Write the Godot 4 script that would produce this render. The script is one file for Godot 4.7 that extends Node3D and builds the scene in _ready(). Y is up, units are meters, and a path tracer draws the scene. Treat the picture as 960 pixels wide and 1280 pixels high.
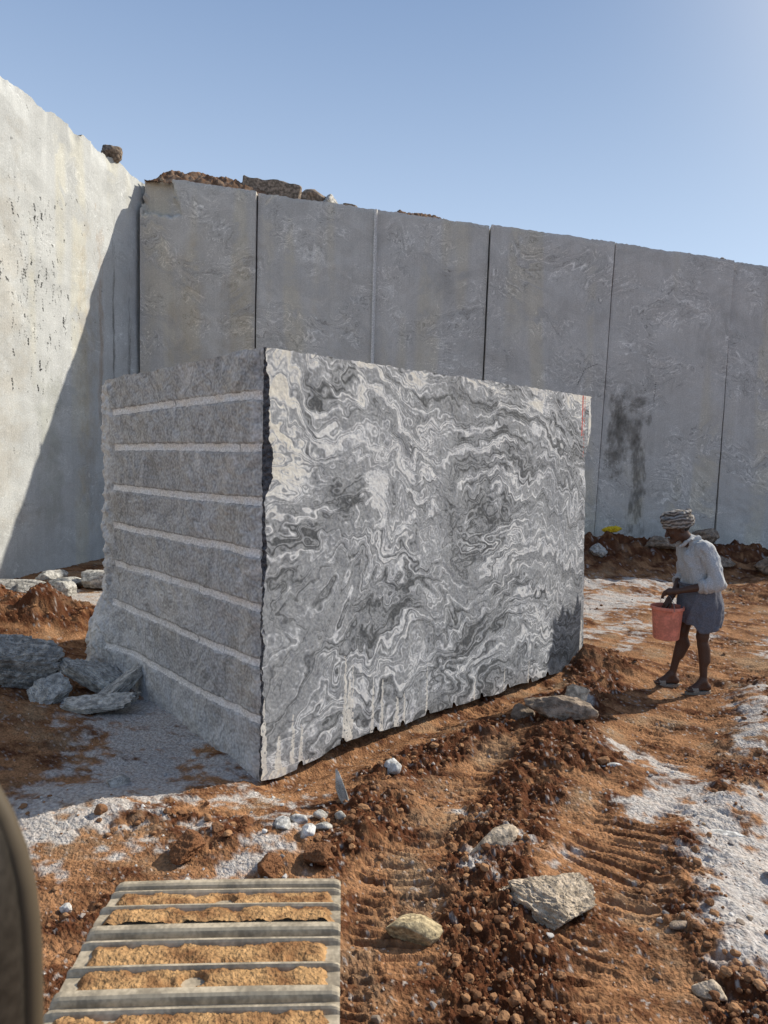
extends Node3D
# A granite quarry seen from the cab of a tracked machine: a sawn gneiss block on red soil,
# saw-cut rock walls behind, a worker with a bucket.

const LA := 3.69        # block: length of the sawn face
const LB := 3.09        # block: length of the drilled face
const BH := 2.71        # block: height
const BANG := 0.735     # block: turn of the sawn face
const BC := Vector3(-0.76, 0.0, -4.287)
var bA := Vector3(cos(BANG), 0, -sin(BANG))
var bB := Vector3(-sin(BANG), 0, -cos(BANG))

var nz := {}
var M := {}
var rng := RandomNumberGenerator.new()

# ------------------------------------------------------------------ helpers

func fn(s: int, f: float, oct := 4, type := FastNoiseLite.TYPE_SIMPLEX_SMOOTH, frac := FastNoiseLite.FRACTAL_FBM) -> FastNoiseLite:
	var n := FastNoiseLite.new()
	n.seed = s
	n.frequency = f
	n.noise_type = type
	n.fractal_type = frac
	n.fractal_octaves = oct
	return n

func sst(a: float, b: float, v: float) -> float:
	var t := clampf((v - a) / (b - a), 0.0, 1.0)
	return t * t * (3.0 - 2.0 * t)

func tag(o: Node, label := "", category := "", group := "", kind := "") -> Node:
	if label: o.set_meta("label", label)
	if category: o.set_meta("category", category)
	if group: o.set_meta("group", group)
	if kind: o.set_meta("kind", kind)
	return o

func put(called: String, mesh: Mesh, mat: Material, parent: Node = null, at := Vector3.ZERO) -> MeshInstance3D:
	var o := MeshInstance3D.new()
	o.name = called
	o.mesh = mesh
	if mat: o.material_override = mat
	o.position = at
	(parent if parent else self).add_child(o, true)
	return o

func base(called: String, at := Vector3.ZERO) -> Node3D:
	var o := Node3D.new()
	o.name = called
	o.position = at
	add_child(o, true)
	return o

func mk(v: PackedVector3Array, idx: PackedInt32Array, n := PackedVector3Array(), uv := PackedVector2Array(), col := PackedColorArray()) -> ArrayMesh:
	var arr := []
	arr.resize(Mesh.ARRAY_MAX)
	arr[Mesh.ARRAY_VERTEX] = v
	arr[Mesh.ARRAY_INDEX] = idx
	if n.size() == 0:
		n.resize(v.size())
		for t in range(0, idx.size(), 3):
			var fnm := (v[idx[t + 2]] - v[idx[t]]).cross(v[idx[t + 1]] - v[idx[t]])
			n[idx[t]] += fnm; n[idx[t + 1]] += fnm; n[idx[t + 2]] += fnm
		for i in n.size(): n[i] = n[i].normalized()
	arr[Mesh.ARRAY_NORMAL] = n
	if uv.size(): arr[Mesh.ARRAY_TEX_UV] = uv
	if col.size(): arr[Mesh.ARRAY_COLOR] = col
	var m := ArrayMesh.new()
	m.add_surface_from_arrays(Mesh.PRIMITIVE_TRIANGLES, arr)
	return m

func grid_idx(nu: int, nv: int, flip := false) -> PackedInt32Array:
	var idx := PackedInt32Array()
	idx.resize((nu - 1) * (nv - 1) * 6)
	var k := 0
	for j in nv - 1:
		for i in nu - 1:
			var a := j * nu + i
			var b := a + 1
			var c := a + nu
			var d := c + 1
			if flip:
				idx[k] = a; idx[k + 1] = c; idx[k + 2] = b; idx[k + 3] = b; idx[k + 4] = c; idx[k + 5] = d
			else:
				idx[k] = a; idx[k + 1] = b; idx[k + 2] = c; idx[k + 3] = b; idx[k + 4] = d; idx[k + 5] = c
			k += 6
	return idx

func flat_mesh(v: PackedVector3Array, idx: PackedInt32Array, col := PackedColorArray()) -> ArrayMesh:
	var w := PackedVector3Array()
	var n := PackedVector3Array()
	var c := PackedColorArray()
	var ii := PackedInt32Array()
	for t in range(0, idx.size(), 3):
		var a := v[idx[t]]; var b := v[idx[t + 1]]; var d := v[idx[t + 2]]
		var nn := (d - a).cross(b - a).normalized()
		for q in 3:
			w.append(v[idx[t + q]]); n.append(nn); ii.append(t + q)
			if col.size(): c.append(col[idx[t + q]])
	return mk(w, ii, n, PackedVector2Array(), c)

func box_mesh(lo: Vector3, hi: Vector3) -> ArrayMesh:
	var v := PackedVector3Array()
	for i in 8: v.append(Vector3(hi.x if i & 1 else lo.x, hi.y if i & 2 else lo.y, hi.z if i & 4 else lo.z))
	return flat_mesh(v, PackedInt32Array([0, 1, 2, 1, 3, 2, 4, 6, 5, 5, 6, 7, 0, 2, 4, 2, 6, 4, 1, 5, 3, 3, 5, 7, 2, 3, 6, 3, 7, 6, 0, 4, 1, 1, 4, 5]))

func tube_mesh(pts: Array, rad: Array, sides := 10, caps := true) -> ArrayMesh:
	var v := PackedVector3Array()
	var idx := PackedInt32Array()
	var up := Vector3(0.13, 0.2, 0.97).normalized()
	for i in pts.size():
		var p: Vector3 = pts[i]
		var t: Vector3 = (pts[mini(i + 1, pts.size() - 1)] - pts[maxi(i - 1, 0)])
		t = t.normalized()
		var s := t.cross(up).normalized()
		var q := s.cross(t).normalized()
		for k in sides:
			var a := TAU * k / sides
			v.append(p + (s * cos(a) + q * sin(a)) * float(rad[i]))
	for i in pts.size() - 1:
		for k in sides:
			var a := i * sides + k
			var b := i * sides + (k + 1) % sides
			idx.append_array(PackedInt32Array([a, b, a + sides, b, b + sides, a + sides]))
	if caps:
		v.append(pts[0]); v.append(pts[-1])
		for k in sides:
			idx.append_array(PackedInt32Array([v.size() - 2, (k + 1) % sides, k]))
			var l := (pts.size() - 1) * sides
			idx.append_array(PackedInt32Array([v.size() - 1, l + k, l + (k + 1) % sides]))
	return mk(v, idx)

# icosphere directions and faces, shared
var ico := {}
func icosphere(level: int) -> Array:
	if ico.has(level): return ico[level]
	var v: Array[Vector3] = []
	var f := []
	if level == 0:
		var t := (1.0 + sqrt(5.0)) / 2.0
		for p in [[-1, t, 0], [1, t, 0], [-1, -t, 0], [1, -t, 0], [0, -1, t], [0, 1, t], [0, -1, -t], [0, 1, -t], [t, 0, -1], [t, 0, 1], [-t, 0, -1], [-t, 0, 1]]:
			v.append(Vector3(p[0], p[1], p[2]).normalized())
		f = [0, 11, 5, 0, 5, 1, 0, 1, 7, 0, 7, 10, 0, 10, 11, 1, 5, 9, 5, 11, 4, 11, 10, 2, 10, 7, 6, 7, 1, 8, 3, 9, 4, 3, 4, 2, 3, 2, 6, 3, 6, 8, 3, 8, 9, 4, 9, 5, 2, 4, 11, 6, 2, 10, 8, 6, 7, 9, 8, 1]
	else:
		var lower := icosphere(level - 1)
		v.assign(lower[0])
		var lf: Array = lower[1]
		var mid := {}
		for t in range(0, lf.size(), 3):
			var e := []
			for q in 3:
				var a: int = lf[t + q]
				var b: int = lf[t + (q + 1) % 3]
				var key := mini(a, b) * 100000 + maxi(a, b)
				if not mid.has(key):
					mid[key] = v.size()
					v.append((v[a] + v[b]).normalized())
				e.append(mid[key])
			f.append_array([lf[t], e[0], e[2], lf[t + 1], e[1], e[0], lf[t + 2], e[2], e[1], e[0], e[1], e[2]])
	ico[level] = [v, f]
	return ico[level]

# a broken stone: a ball cut by random planes, with a rough skin; size = half extents
func rock_mesh(sd: int, size: Vector3, level := 3, cuts := 12, rough := 0.06, flat := false) -> ArrayMesh:
	var r := RandomNumberGenerator.new()
	r.seed = sd
	var planes := []
	for i in cuts:
		var d := Vector3(r.randfn(), r.randfn(), r.randfn()).normalized()
		planes.append([d, r.randf_range(0.5, 0.8)])
	var sph := icosphere(level)
	var v := PackedVector3Array()
	var n: FastNoiseLite = nz.rock
	for d: Vector3 in sph[0]:
		var rad := 1.0
		for p in planes:
			var c: float = p[0].dot(d)
			if c > 0.05: rad = minf(rad, p[1] / c)
		if cuts > 0: rad *= 1.25
		rad += rough * n.get_noise_3d(d.x * 2.2 + sd, d.y * 2.2, d.z * 2.2) + rough * 0.5 * n.get_noise_3d(d.x * 6.0, d.y * 6.0 + sd, d.z * 6.0)
		v.append(d * rad * size)
	var idx := PackedInt32Array(sph[1])
	for t in range(0, idx.size(), 3):
		var s := idx[t + 1]; idx[t + 1] = idx[t + 2]; idx[t + 2] = s
	return flat_mesh(v, idx) if flat else mk(v, idx)

# ------------------------------------------------------------------ textures

func to_tex(w: int, h: int, b: PackedByteArray, gray := false) -> ImageTexture:
	var im := Image.create_from_data(w, h, false, Image.FORMAT_L8 if gray else Image.FORMAT_RGB8, b)
	return ImageTexture.create_from_image(im)

# folded gneiss over a face of mw x mh metres; style 0 the sawn face, 1 the split face, 2 the dusty quarry wall
func gneiss(w: int, h: int, mw: float, mh: float, style: int, sd: int) -> Array:
	var wa := fn(sd, 0.42, 2)
	var wb := fn(sd + 1, 1.85 if style == 0 else 1.7, 3)
	var wc := fn(sd + 2, 6.0, 2)
	var bn := fn(sd + 3, 1.0, 4)
	var b2 := fn(sd + 4, 1.0, 2)
	var gr := fn(sd + 5, 34.0, 2)
	var pt := fn(sd + 6, 0.7, 3)
	var bytes := PackedByteArray()
	bytes.resize(w * h * 3)
	var hb := PackedByteArray()
	hb.resize(w * h)
	var k := 0
	var streaks := []
	var r := RandomNumberGenerator.new()
	r.seed = sd + 77
	if style == 0:
		for q in [[0.25, 0.34, 0.02], [0.32, 0.26, 0.02], [0.14, 0.22, 0.03], [0.02, 0.5, 0.035], [0.69, 0.66, 0.022], [0.73, 0.5, 0.03], [0.955, 0.42, 0.018], [1.045, 0.42, 0.02], [1.2, 0.26, 0.03], [1.275, 0.28, 0.018], [1.52, 0.46, 0.012], [0.76, 0.58, 0.012], [2.1, 0.24, 0.012], [2.5, 0.24, 0.012], [2.85, 0.24, 0.012]]:
			streaks.append(q)
	for j in h:
		var y := mh * (1.0 - (j + 0.5) / h)
		for i in w:
			var x := mw * (i + 0.5) / w
			var u1 := wa.get_noise_2d(x, y)
			var u2 := wa.get_noise_2d(x + 37.0, y - 11.0)
			var v1 := wb.get_noise_2d(x + u1, y + u2)
			var v2 := wb.get_noise_2d(x - 19.0, y + 23.0)
			var tilt := lerpf(-0.38, 0.42, y / mh) if style == 0 else 0.22
			var px := x + u2 * 0.8 + v2 * 0.35
			var py := y + u1 * 0.45 + v1 * (0.22 if style == 0 else 0.36) + tilt * (x - 0.5 * mw)
			py += 0.06 * wc.get_noise_2d(x, y)
			px += 0.08 * wc.get_noise_2d(x + 31.0, y)
			var la := bn.get_noise_2d(px * 1.0, py * 9.0) if style != 1 else bn.get_noise_2d(px * 5.0 + py * 2.0, py * 1.3)
			var lb := b2.get_noise_2d(px * 2.6 + 9.0, py * 38.0) if style != 1 else b2.get_noise_2d(px * 14.0 + py * 5.0, py * 3.0)
			var g := gr.get_noise_2d(x, y)
			var big := pt.get_noise_2d(px * 0.8, py * 1.6)
			var cr: float
			var cg: float
			var cb: float
			var hgt := 0.5 + 0.22 * g + 0.12 * la
			if style == 0:
				var calm := sst(-0.45, 0.35, pt.get_noise_2d(x * 1.3 - 20.0, y * 1.3))
				var vein := la * (0.6 + 0.5 * calm) + lb * (0.36 + 0.34 * calm) + big * 0.48 + g * 0.1
				# cream zone at the top left, pale fringe along the top, darker biotite knots
				var cream := sst(0.55, 0.1, x + 0.25 * v1 + (BH - y) * 0.22) * sst(1.45, 1.9, y + 0.2 * v2)
				cream = maxf(cream, 0.75 * sst(2.35, 2.66, y + 0.25 * v1) * sst(0.0, 0.25, v2 + 0.12))
				vein += cream * 0.62
				var dk := Vector2((x - 0.62) / 0.26, (y - 1.86 - v1 * 0.2) / 0.13).length()
				var knot := sst(1.1, 0.5, dk + 0.9 * v2) * sst(-0.15, 0.2, la + 0.3 * lb + 0.1)
				var wn := sst(0.85, 0.35, Vector2((x - 0.95) / 0.16, (y - 1.85) / 0.2).length() + 0.8 * v1)
				vein += wn * 0.5
				vein -= knot * 0.8
				var l := 156.0 + 62.0 * sst(0.06, 0.55, vein) - 60.0 * sst(0.0, -0.65, vein) + 15.0 * g + 8.0 * lb
				cr = l; cg = l + 2.0; cb = l + 2.0
				var warm := sst(0.2, 0.8, vein) * (0.5 + cream)
				cr += 5.0 * warm; cb -= 11.0 * warm
				for q in streaks:
					var top: float = q[1]
					if y < top:
						var c := absf(x - q[0] - 0.01 * gr.get_noise_2d(3.0, y * 0.6))
						var half: float = q[2] * (0.25 + 0.75 * (1.0 - y / top))
						if c < half and g + 0.35 * b2.get_noise_2d(x * 60.0, y * 2.0) > -0.45:
							cr = lerpf(cr, 226.0, 0.85); cg = lerpf(cg, 221.0, 0.85); cb = lerpf(cb, 208.0, 0.85)
				# tongue-shaped darker patch low at the far end
				var dark_tongue := sst(0.0, 0.06, x - 3.08 - 0.25 * y + 0.22 * v2) * sst(0.04, -0.03, y - 0.42 - 0.45 * (x - 3.2) - 0.4 * wb.get_noise_2d(x * 2.2, 3.0))
				cr *= 1.0 - 0.5 * dark_tongue; cg *= 1.0 - 0.48 * dark_tongue; cb *= 1.0 - 0.44 * dark_tongue
				# red paint strokes at the top right corner
				if y > 2.32 and absf(x - (LA - 0.11) - 0.004 * g) < 0.009 and g > -0.45:
					cr = 205.0; cg = 92.0; cb = 78.0
				elif y > 2.12 and absf(x - (LA - 0.075) - 0.006 * g) < 0.006 and g > 0.0:
					cr = 196.0; cg = 110.0; cb = 96.0
			elif style == 1:
				var vein1 := la * 0.4 + lb * 0.35 + g * 0.5 + big * 0.35
				var l1 := 162.0 + 52.0 * vein1 + 6.0 * g
				# dust on the broken rim beyond the drill holes and low on the face
				var rim := sst(2.3, 2.75, x + 0.25 * v1)
				var low := sst(0.75, 0.1, y - 0.35 * (x - 1.0) * 0.6 + 0.3 * v1)
				var dust := clampf(maxf(rim * 0.75, low * 0.25) + 0.3 * la, 0.0, 0.85)
				l1 = lerpf(l1, 204.0 + 14.0 * g, dust)
				var br := sst(0.05, 0.45, pt.get_noise_2d(x * 1.5 + 60.0, y * 1.5)) * 0.6
				cr = l1 + 4.0 * br; cg = l1 + 1.0 + 1.0 * br; cb = l1 + 1.0 - 5.0 * br
				hgt = 0.5 + 0.3 * g + 0.2 * la + 0.2 * lb
			else:
				var vein2 := (la * 0.75 + lb * 0.55) * (0.3 + 0.7 * sst(-0.35, 0.35, pt.get_noise_2d(x * 1.1 + 80.0, y * 1.1))) + g * 0.12
				if sd == 390: vein2 *= 0.6
				var l2 := 190.0 + 14.0 * big + 12.0 * vein2 + 28.0 * sst(0.14, 0.5, vein2) - 26.0 * sst(-0.18, -0.6, vein2) + 15.0 * g + 7.0 * lb
				var str := b2.get_noise_2d(x * 3.0, y * 0.12 + 5.0) + 0.7 * b2.get_noise_2d(x * 22.0, y * 0.5 + 9.0)
				l2 += 5.0 * str
				var tan_ := sst(0.1, 0.5, b2.get_noise_2d(x * 1.1 + 40.0, y * 0.1)) * sst(-0.3, 0.3, big + 0.2)
				cr = l2 + 4.0 * tan_ + 2.0; cg = l2 + 1.0 * tan_ + 1.0; cb = l2 - 1.0 - 7.0 * tan_
			bytes[k] = int(clampf(cr, 12.0, 245.0)); bytes[k + 1] = int(clampf(cg, 12.0, 245.0)); bytes[k + 2] = int(clampf(cb, 12.0, 245.0))
			hb[k / 3] = int(clampf(hgt * 255.0, 0.0, 255.0))
			k += 3
	return [bytes, hb]

# wet runs, bore marks and cracks drawn into a wall's colour bytes
func stain(b: PackedByteArray, w: int, h: int, mw: float, mh: float, x: float, y0: float, y1: float, half: float, amount: float, sd: int, tint := Color(0.55, 0.54, 0.52)) -> void:
	var n := fn(sd, 2.4, 4)
	for j in range(maxi(0, int((1.0 - y1 / mh) * h)), mini(h, int((1.0 - y0 / mh) * h))):
		var y := mh * (1.0 - (j + 0.5) / h)
		var t := (y - y0) / (y1 - y0)
		for i in range(maxi(0, int((x - half * 2.0) / mw * w)), mini(w, int((x + half * 2.0) / mw * w))):
			var dx := (mw * (i + 0.5) / w - x) / half
			var e := (1.0 - dx * dx * 0.45) * sst(0.0, 0.3, t) * sst(1.0, 0.6, t) + 1.1 * n.get_noise_2d(dx * 0.22, y * 0.8) + 0.5 * n.get_noise_2d(dx * 0.9 + 30.0, y * 2.2)
			var a := sst(-0.1, 1.4, e) * amount
			if a > 0.0:
				var k := (j * w + i) * 3
				for q in 3: b[k + q] = int(b[k + q] * lerpf(1.0, tint[q], a))

func dark_line(b: PackedByteArray, w: int, h: int, mw: float, mh: float, pts: Array, width: float, amount: float) -> void:
	for s in pts.size() - 1:
		var p: Vector2 = pts[s]
		var q: Vector2 = pts[s + 1]
		var steps := int(p.distance_to(q) / mw * w * 1.5) + 1
		for t in steps:
			var c := p.lerp(q, float(t) / steps) + Vector2(nz.crack.get_noise_2d(t * 0.7, s * 9.0), nz.crack.get_noise_2d(t * 0.7 + 50.0, s * 9.0)) * 0.03
			var ci := int(c.x / mw * w)
			var cj := int((1.0 - c.y / mh) * h)
			var rad := maxi(1, int(width / mw * w))
			for dj in rad:
				for di in rad:
					var i := ci + di
					var j := cj + dj
					if i >= 0 and j >= 0 and i < w and j < h:
						for ch in 3: b[(j * w + i) * 3 + ch] = int(b[(j * w + i) * 3 + ch] * (1.0 - amount))

func noise_tex(n: FastNoiseLite, size: int, normal_strength := 0.0) -> Texture2D:
	var im := n.get_seamless_image(size, size)
	if normal_strength > 0.0:
		im.bump_map_to_normal_map(normal_strength)
	return ImageTexture.create_from_image(im)

# grey grain around a mean, tiled: multiplies a base colour
func grain_tex(sd: int, size: int, lo: float, hi: float, f1: float, f2: float) -> Texture2D:
	var a := fn(sd, f1, 5).get_seamless_image(size, size).get_data()
	var c := fn(sd + 1, f2, 3).get_seamless_image(size, size).get_data()
	var b := PackedByteArray()
	b.resize(size * size)
	for i in b.size():
		var t := (a[i] * 0.6 + c[i] * 0.4) / 255.0
		b[i] = int(255.0 * lerpf(lo, hi, sst(0.2, 0.8, t)))
	return to_tex(size, size, b, true)

func mat(color: Color, rough := 0.9, tex: Texture2D = null, tri := 0.0, bump: Texture2D = null, bump_cm := 0.0) -> StandardMaterial3D:
	var m := StandardMaterial3D.new()
	m.albedo_color = color
	m.roughness = rough
	m.metallic_specular = 0.35
	if tex: m.albedo_texture = tex
	if tri > 0.0:
		m.uv1_triplanar = true
		m.uv1_world_triplanar = true
		m.uv1_scale = Vector3.ONE * tri
		m.uv1_triplanar_sharpness = 3.0
	if bump:
		m.heightmap_enabled = true
		m.heightmap_texture = bump
		m.heightmap_scale = bump_cm
	return m

func lin(r: float, g: float, b: float) -> Color:
	return Color(r, g, b).linear_to_srgb()

# ------------------------------------------------------------------ ground shape

# loose ridges pushed up by the tracks: points, half width, height
var ridges := [
	[[Vector2(2.2, -6.7), Vector2(2.0, -6.3), Vector2(1.32, -5.0), Vector2(0.86, -4.1), Vector2(0.6, -3.55), Vector2(0.5, -3.1), Vector2(0.5, -2.2)], 0.32, 0.075],
	[[Vector2(3.6, -6.3), Vector2(2.55, -4.6), Vector2(1.85, -3.6), Vector2(1.5, -2.95), Vector2(1.4, -2.2)], 0.28, 0.07],
	[[Vector2(-2.2, -3.7), Vector2(-1.39, -3.75), Vector2(-0.73, -3.5), Vector2(-0.18, -3.55), Vector2(0.0, -3.9)], 0.34, 0.05],
	[[Vector2(0.0, -4.3), Vector2(0.7, -4.9), Vector2(1.4, -5.5), Vector2(2.1, -6.2)], 0.22, 0.05],
]
# print strips: points, half width
var strips := [
	[[Vector2(0.15, -1.9), Vector2(0.17, -2.6), Vector2(0.24, -3.3), Vector2(0.45, -4.4), Vector2(0.8, -5.3), Vector2(1.2, -6.0)], 0.33],
	[[Vector2(0.95, -1.9), Vector2(0.98, -2.6), Vector2(1.25, -3.2), Vector2(1.8, -4.1), Vector2(3.2, -6.4), Vector2(4.4, -8.3)], 0.38],
]
# heaps: x, z, radius x, radius z, height, looseness
var heaps := [
	[-3.95, -7.9, 0.75, 0.55, 0.42, 1.0], [-4.9, -8.6, 0.7, 0.5, 0.3, 0.8],
	[2.15, -6.75, 0.45, 0.4, 0.22, 1.0], [1.35, -4.75, 0.4, 0.45, 0.1, 1.0],
	[2.6, -13.4, 1.3, 1.1, 0.46, 1.0], [4.2, -13.6, 1.5, 1.2, 0.42, 1.0], [5.9, -13.7, 1.3, 1.2, 0.44, 1.0], [7.6, -13.6, 1.2, 1.1, 0.36, 1.0], [9.4, -13.4, 1.5, 1.2, 0.28, 0.8],
	[3.6, -11.6, 1.6, 1.5, 0.12, 0.1], [6.2, -10.6, 1.2, 0.8, 0.16, 0.6], [7.6, -11.4, 1.0, 0.7, 0.25, 0.9],
	[0.6, -13.6, 1.5, 1.2, 0.3, 0.6], [3.4, -5.2, 0.5, 0.5, 0.12, 0.9], [-3.2, -5.5, 0.9, 0.7, 0.1, 0.2],
]
# pale stone powder spilled on the soil: points, half width, density
var powder := [
	[[Vector2(-2.0, -3.5), Vector2(-1.64, -4.05), Vector2(-1.5, -4.7), Vector2(-1.95, -5.3)], 0.48, 1.1],
	[[Vector2(-1.55, -3.75), Vector2(-1.27, -4.3), Vector2(-0.97, -4.5)], 0.24, 0.9],
	[[Vector2(2.7, -9.6), Vector2(3.6, -10.3), Vector2(4.4, -10.1)], 0.55, 1.0],
	[[Vector2(2.4, -8.3), Vector2(3.4, -8.9), Vector2(3.9, -8.4)], 0.32, 0.75],
	[[Vector2(3.0, -11.2), Vector2(5.2, -11.5)], 0.35, 0.9],
	[[Vector2(1.95, -3.95), Vector2(1.86, -3.5), Vector2(1.72, -3.1), Vector2(1.6, -2.7)], 0.2, 1.2],
	[[Vector2(2.25, -3.9), Vector2(2.05, -3.4), Vector2(1.95, -2.9)], 0.26, 1.0],
	[[Vector2(1.75, -4.75), Vector2(2.02, -4.36), Vector2(1.74, -4.05), Vector2(1.55, -3.85)], 0.17, 0.85],
	[[Vector2(0.5, -3.3), Vector2(0.72, -3.5), Vector2(0.95, -3.42)], 0.11, 0.7],
	[[Vector2(-0.85, -4.02), Vector2(-0.55, -3.8), Vector2(-0.52, -3.4), Vector2(-0.71, -3.1)], 0.2, 0.7],
	[[Vector2(-1.9, -3.4), Vector2(-1.29, -3.35), Vector2(-0.96, -3.55)], 0.15, 0.6],
	[[Vector2(3.3, -6.0), Vector2(2.9, -5.2), Vector2(2.6, -4.7)], 0.17, 0.75],
	[[Vector2(0.4, -4.05), Vector2(0.55, -3.7)], 0.08, 0.55],
	[[Vector2(2.7, -7.5), Vector2(3.1, -8.3)], 0.14, 0.6],
	[[Vector2(4.3, -7.4), Vector2(5.4, -8.8), Vector2(6.2, -9.6)], 0.25, 0.8],
	[[Vector2(1.5, -12.9), Vector2(2.9, -13.9), Vector2(4.2, -14.1)], 0.35, 0.8],
	[[Vector2(-5.1, -10.2), Vector2(-4.3, -9.8), Vector2(-3.6, -9.6)], 0.35, 1.1],
	[[Vector2(1.6, -5.6), Vector2(1.85, -5.85)], 0.1, 0.7],
]

func along(pts: Array, p: Vector2) -> Vector2:   # (distance to the line, length along it)
	var best := 1e9
	var s := 0.0
	var at := 0.0
	for i in pts.size() - 1:
		var a: Vector2 = pts[i]
		var b: Vector2 = pts[i + 1]
		var ab := b - a
		var t := clampf((p - a).dot(ab) / ab.length_squared(), 0.0, 1.0)
		var d := p.distance_squared_to(a + ab * t)
		if d < best:
			best = d
			at = s + t * ab.length()
		s += ab.length()
	return Vector2(sqrt(best), at)

# x height, y looseness, z print strength
func ground_at(x: float, z: float) -> Vector3:
	var n1: float = nz.g1.get_noise_2d(x, z)
	var h := 0.05 * n1
	if x < -9.0 or x > 12.0 or z > 1.0 or z < -15.0:
		return Vector3(h, 0.3, 0.0)
	var p := Vector2(x, z)
	var jit: float = nz.g2.get_noise_2d(x, z)
	var loose := 0.06 + 0.4 * sst(0.12, 0.5, jit)
	for r in ridges:
		var d := along(r[0], p).x / float(r[1]) * (1.0 + 0.35 * jit)
		if d < 2.0:
			var e := exp(-d * d * 1.5)
			h += float(r[2]) * e * (0.8 + 0.9 * n1)
			loose = maxf(loose, sst(0.2, 0.75, e))
	for q in heaps:
		var d2 := Vector2((x - q[0]) / q[2], (z - q[1]) / q[3]).length_squared()
		if d2 < 5.0:
			var e2 := exp(-d2 * (1.0 + 0.3 * jit))
			h += float(q[4]) * e2 * (1.0 + 0.4 * jit + 0.28 * nz.c5.get_noise_2d(x * 0.5, z * 0.5))
			loose = maxf(loose, float(q[5]) * sst(0.15, 0.6, e2))
	var dd := along([Vector2(-0.66, -4.3), Vector2(0.6, -5.42), Vector2(1.85, -6.58)], p).x
	if dd < 0.5: h -= 0.075 * exp(-dd * dd / 0.018)
	var pr := 0.0
	for s in strips:
		var d3 := along(s[0], p)
		var inside := sst(1.08, 0.86, (d3.x + 0.03 * jit) / float(s[1]))
		if inside > 0.0:
			var fade: float = inside * sst(-0.3, 0.25, nz.g3.get_noise_2d(x, z) + 0.5 * nz.c5.get_noise_2d(x * 0.6, z * 0.6)) * (1.0 - loose * 0.6)
			var c := fposmod(d3.y + 0.03 * jit + 0.012 * nz.c5.get_noise_2d(x, z), 0.205) / 0.205
			var bars := maxf(maxf(sst(0.09, 0.03, absf(c - 0.18)), 0.7 * sst(0.07, 0.02, absf(c - 0.42))), 0.85 * sst(0.08, 0.03, absf(c - 0.76)))
			h -= fade * (0.03 * bars + 0.012)
			pr = maxf(pr, fade)
	var c5: float = 1.0 - absf(nz.c5.get_noise_2d(x, z)) * 2.0
	var c14: float = 0.5 - absf(nz.c14.get_noise_2d(x, z)) * 1.6
	var c40: float = 0.5 - absf(nz.c40.get_noise_2d(x, z)) * 1.6
	h += 0.016 * streak_at(x, z)
	var flat_ := 0.0
	for q in [0, 1, 5, 6, 7, 9, 10, 11]:
		var pd := along(powder[q][0], p).x / float(powder[q][1])
		if pd < 2.0: flat_ = maxf(flat_, exp(-pd * pd * 0.7))
	loose *= 1.0 - 0.75 * flat_
	h += loose * (-0.034 * c5 + 0.02) - (0.004 + 0.015 * loose) * c14 - (0.0035 + 0.009 * loose) * (1.0 - 0.8 * flat_) * c40
	return Vector3(h, loose, pr)

func gh(x: float, z: float) -> float:
	return ground_at(x, z).x

func streak_at(x: float, z: float) -> float:
	return nz.streak.get_noise_2d((x * 0.86 + z * 0.5) * 0.45, (z * 0.86 - x * 0.5) * 1.7) if x > 0.55 else nz.streak.get_noise_2d(x * 0.4, z * 1.7)

func ground_colour(x: float, z: float, g: Vector3) -> Color:
	var p := Vector2(x, z)
	var n2: float = nz.g2.get_noise_2d(x * 1.7 + 30.0, z * 1.7)
	var nf: float = nz.c14.get_noise_2d(x * 0.8 + 70.0, z * 0.8)
	var speck0: float = nz.c40.get_noise_2d(x * 0.9 + 3.0, z * 0.9)
	var dry := Color(0.42, 0.222, 0.11)
	var damp := Color(0.115, 0.045, 0.022)
	var tan_ := Color(0.43, 0.295, 0.18)
	var c := dry.lerp(damp, clampf(0.33 + g.y * 0.8 + 0.7 * n2 + 0.5 * nf + 0.35 * speck0 + 0.9 * streak_at(x, z), 0.0, 1.0))
	c = c.lerp(tan_, 0.7 * sst(0.1, 0.6, nz.g3.get_noise_2d(x + 11.0, z) + 0.3 * nf) * (1.0 - 0.6 * g.y))
	var a := 0.0
	var st: float = nz.streak.get_noise_2d(x * 0.7 + z * 0.5, z * 1.4 - x * 0.6)
	for q in powder:
		var d := along(q[0], p).x / float(q[1])
		if d < 2.6:
			var e := float(q[2]) * exp(-d * d * 0.8)
			a = maxf(a, sst(0.3, 0.75, e + 0.75 * st + 0.4 * nf - 0.15))
	var speck: float = nz.c40.get_noise_2d(x * 0.6 + 9.0, z * 0.6)
	a = maxf(a, 0.6 * sst(0.5, 0.68, speck + 0.25 * n2))
	return c.lerp(Color(0.62, 0.59, 0.555), clampf(a * (0.86 + 0.3 * speck), 0.0, 0.93))

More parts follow.
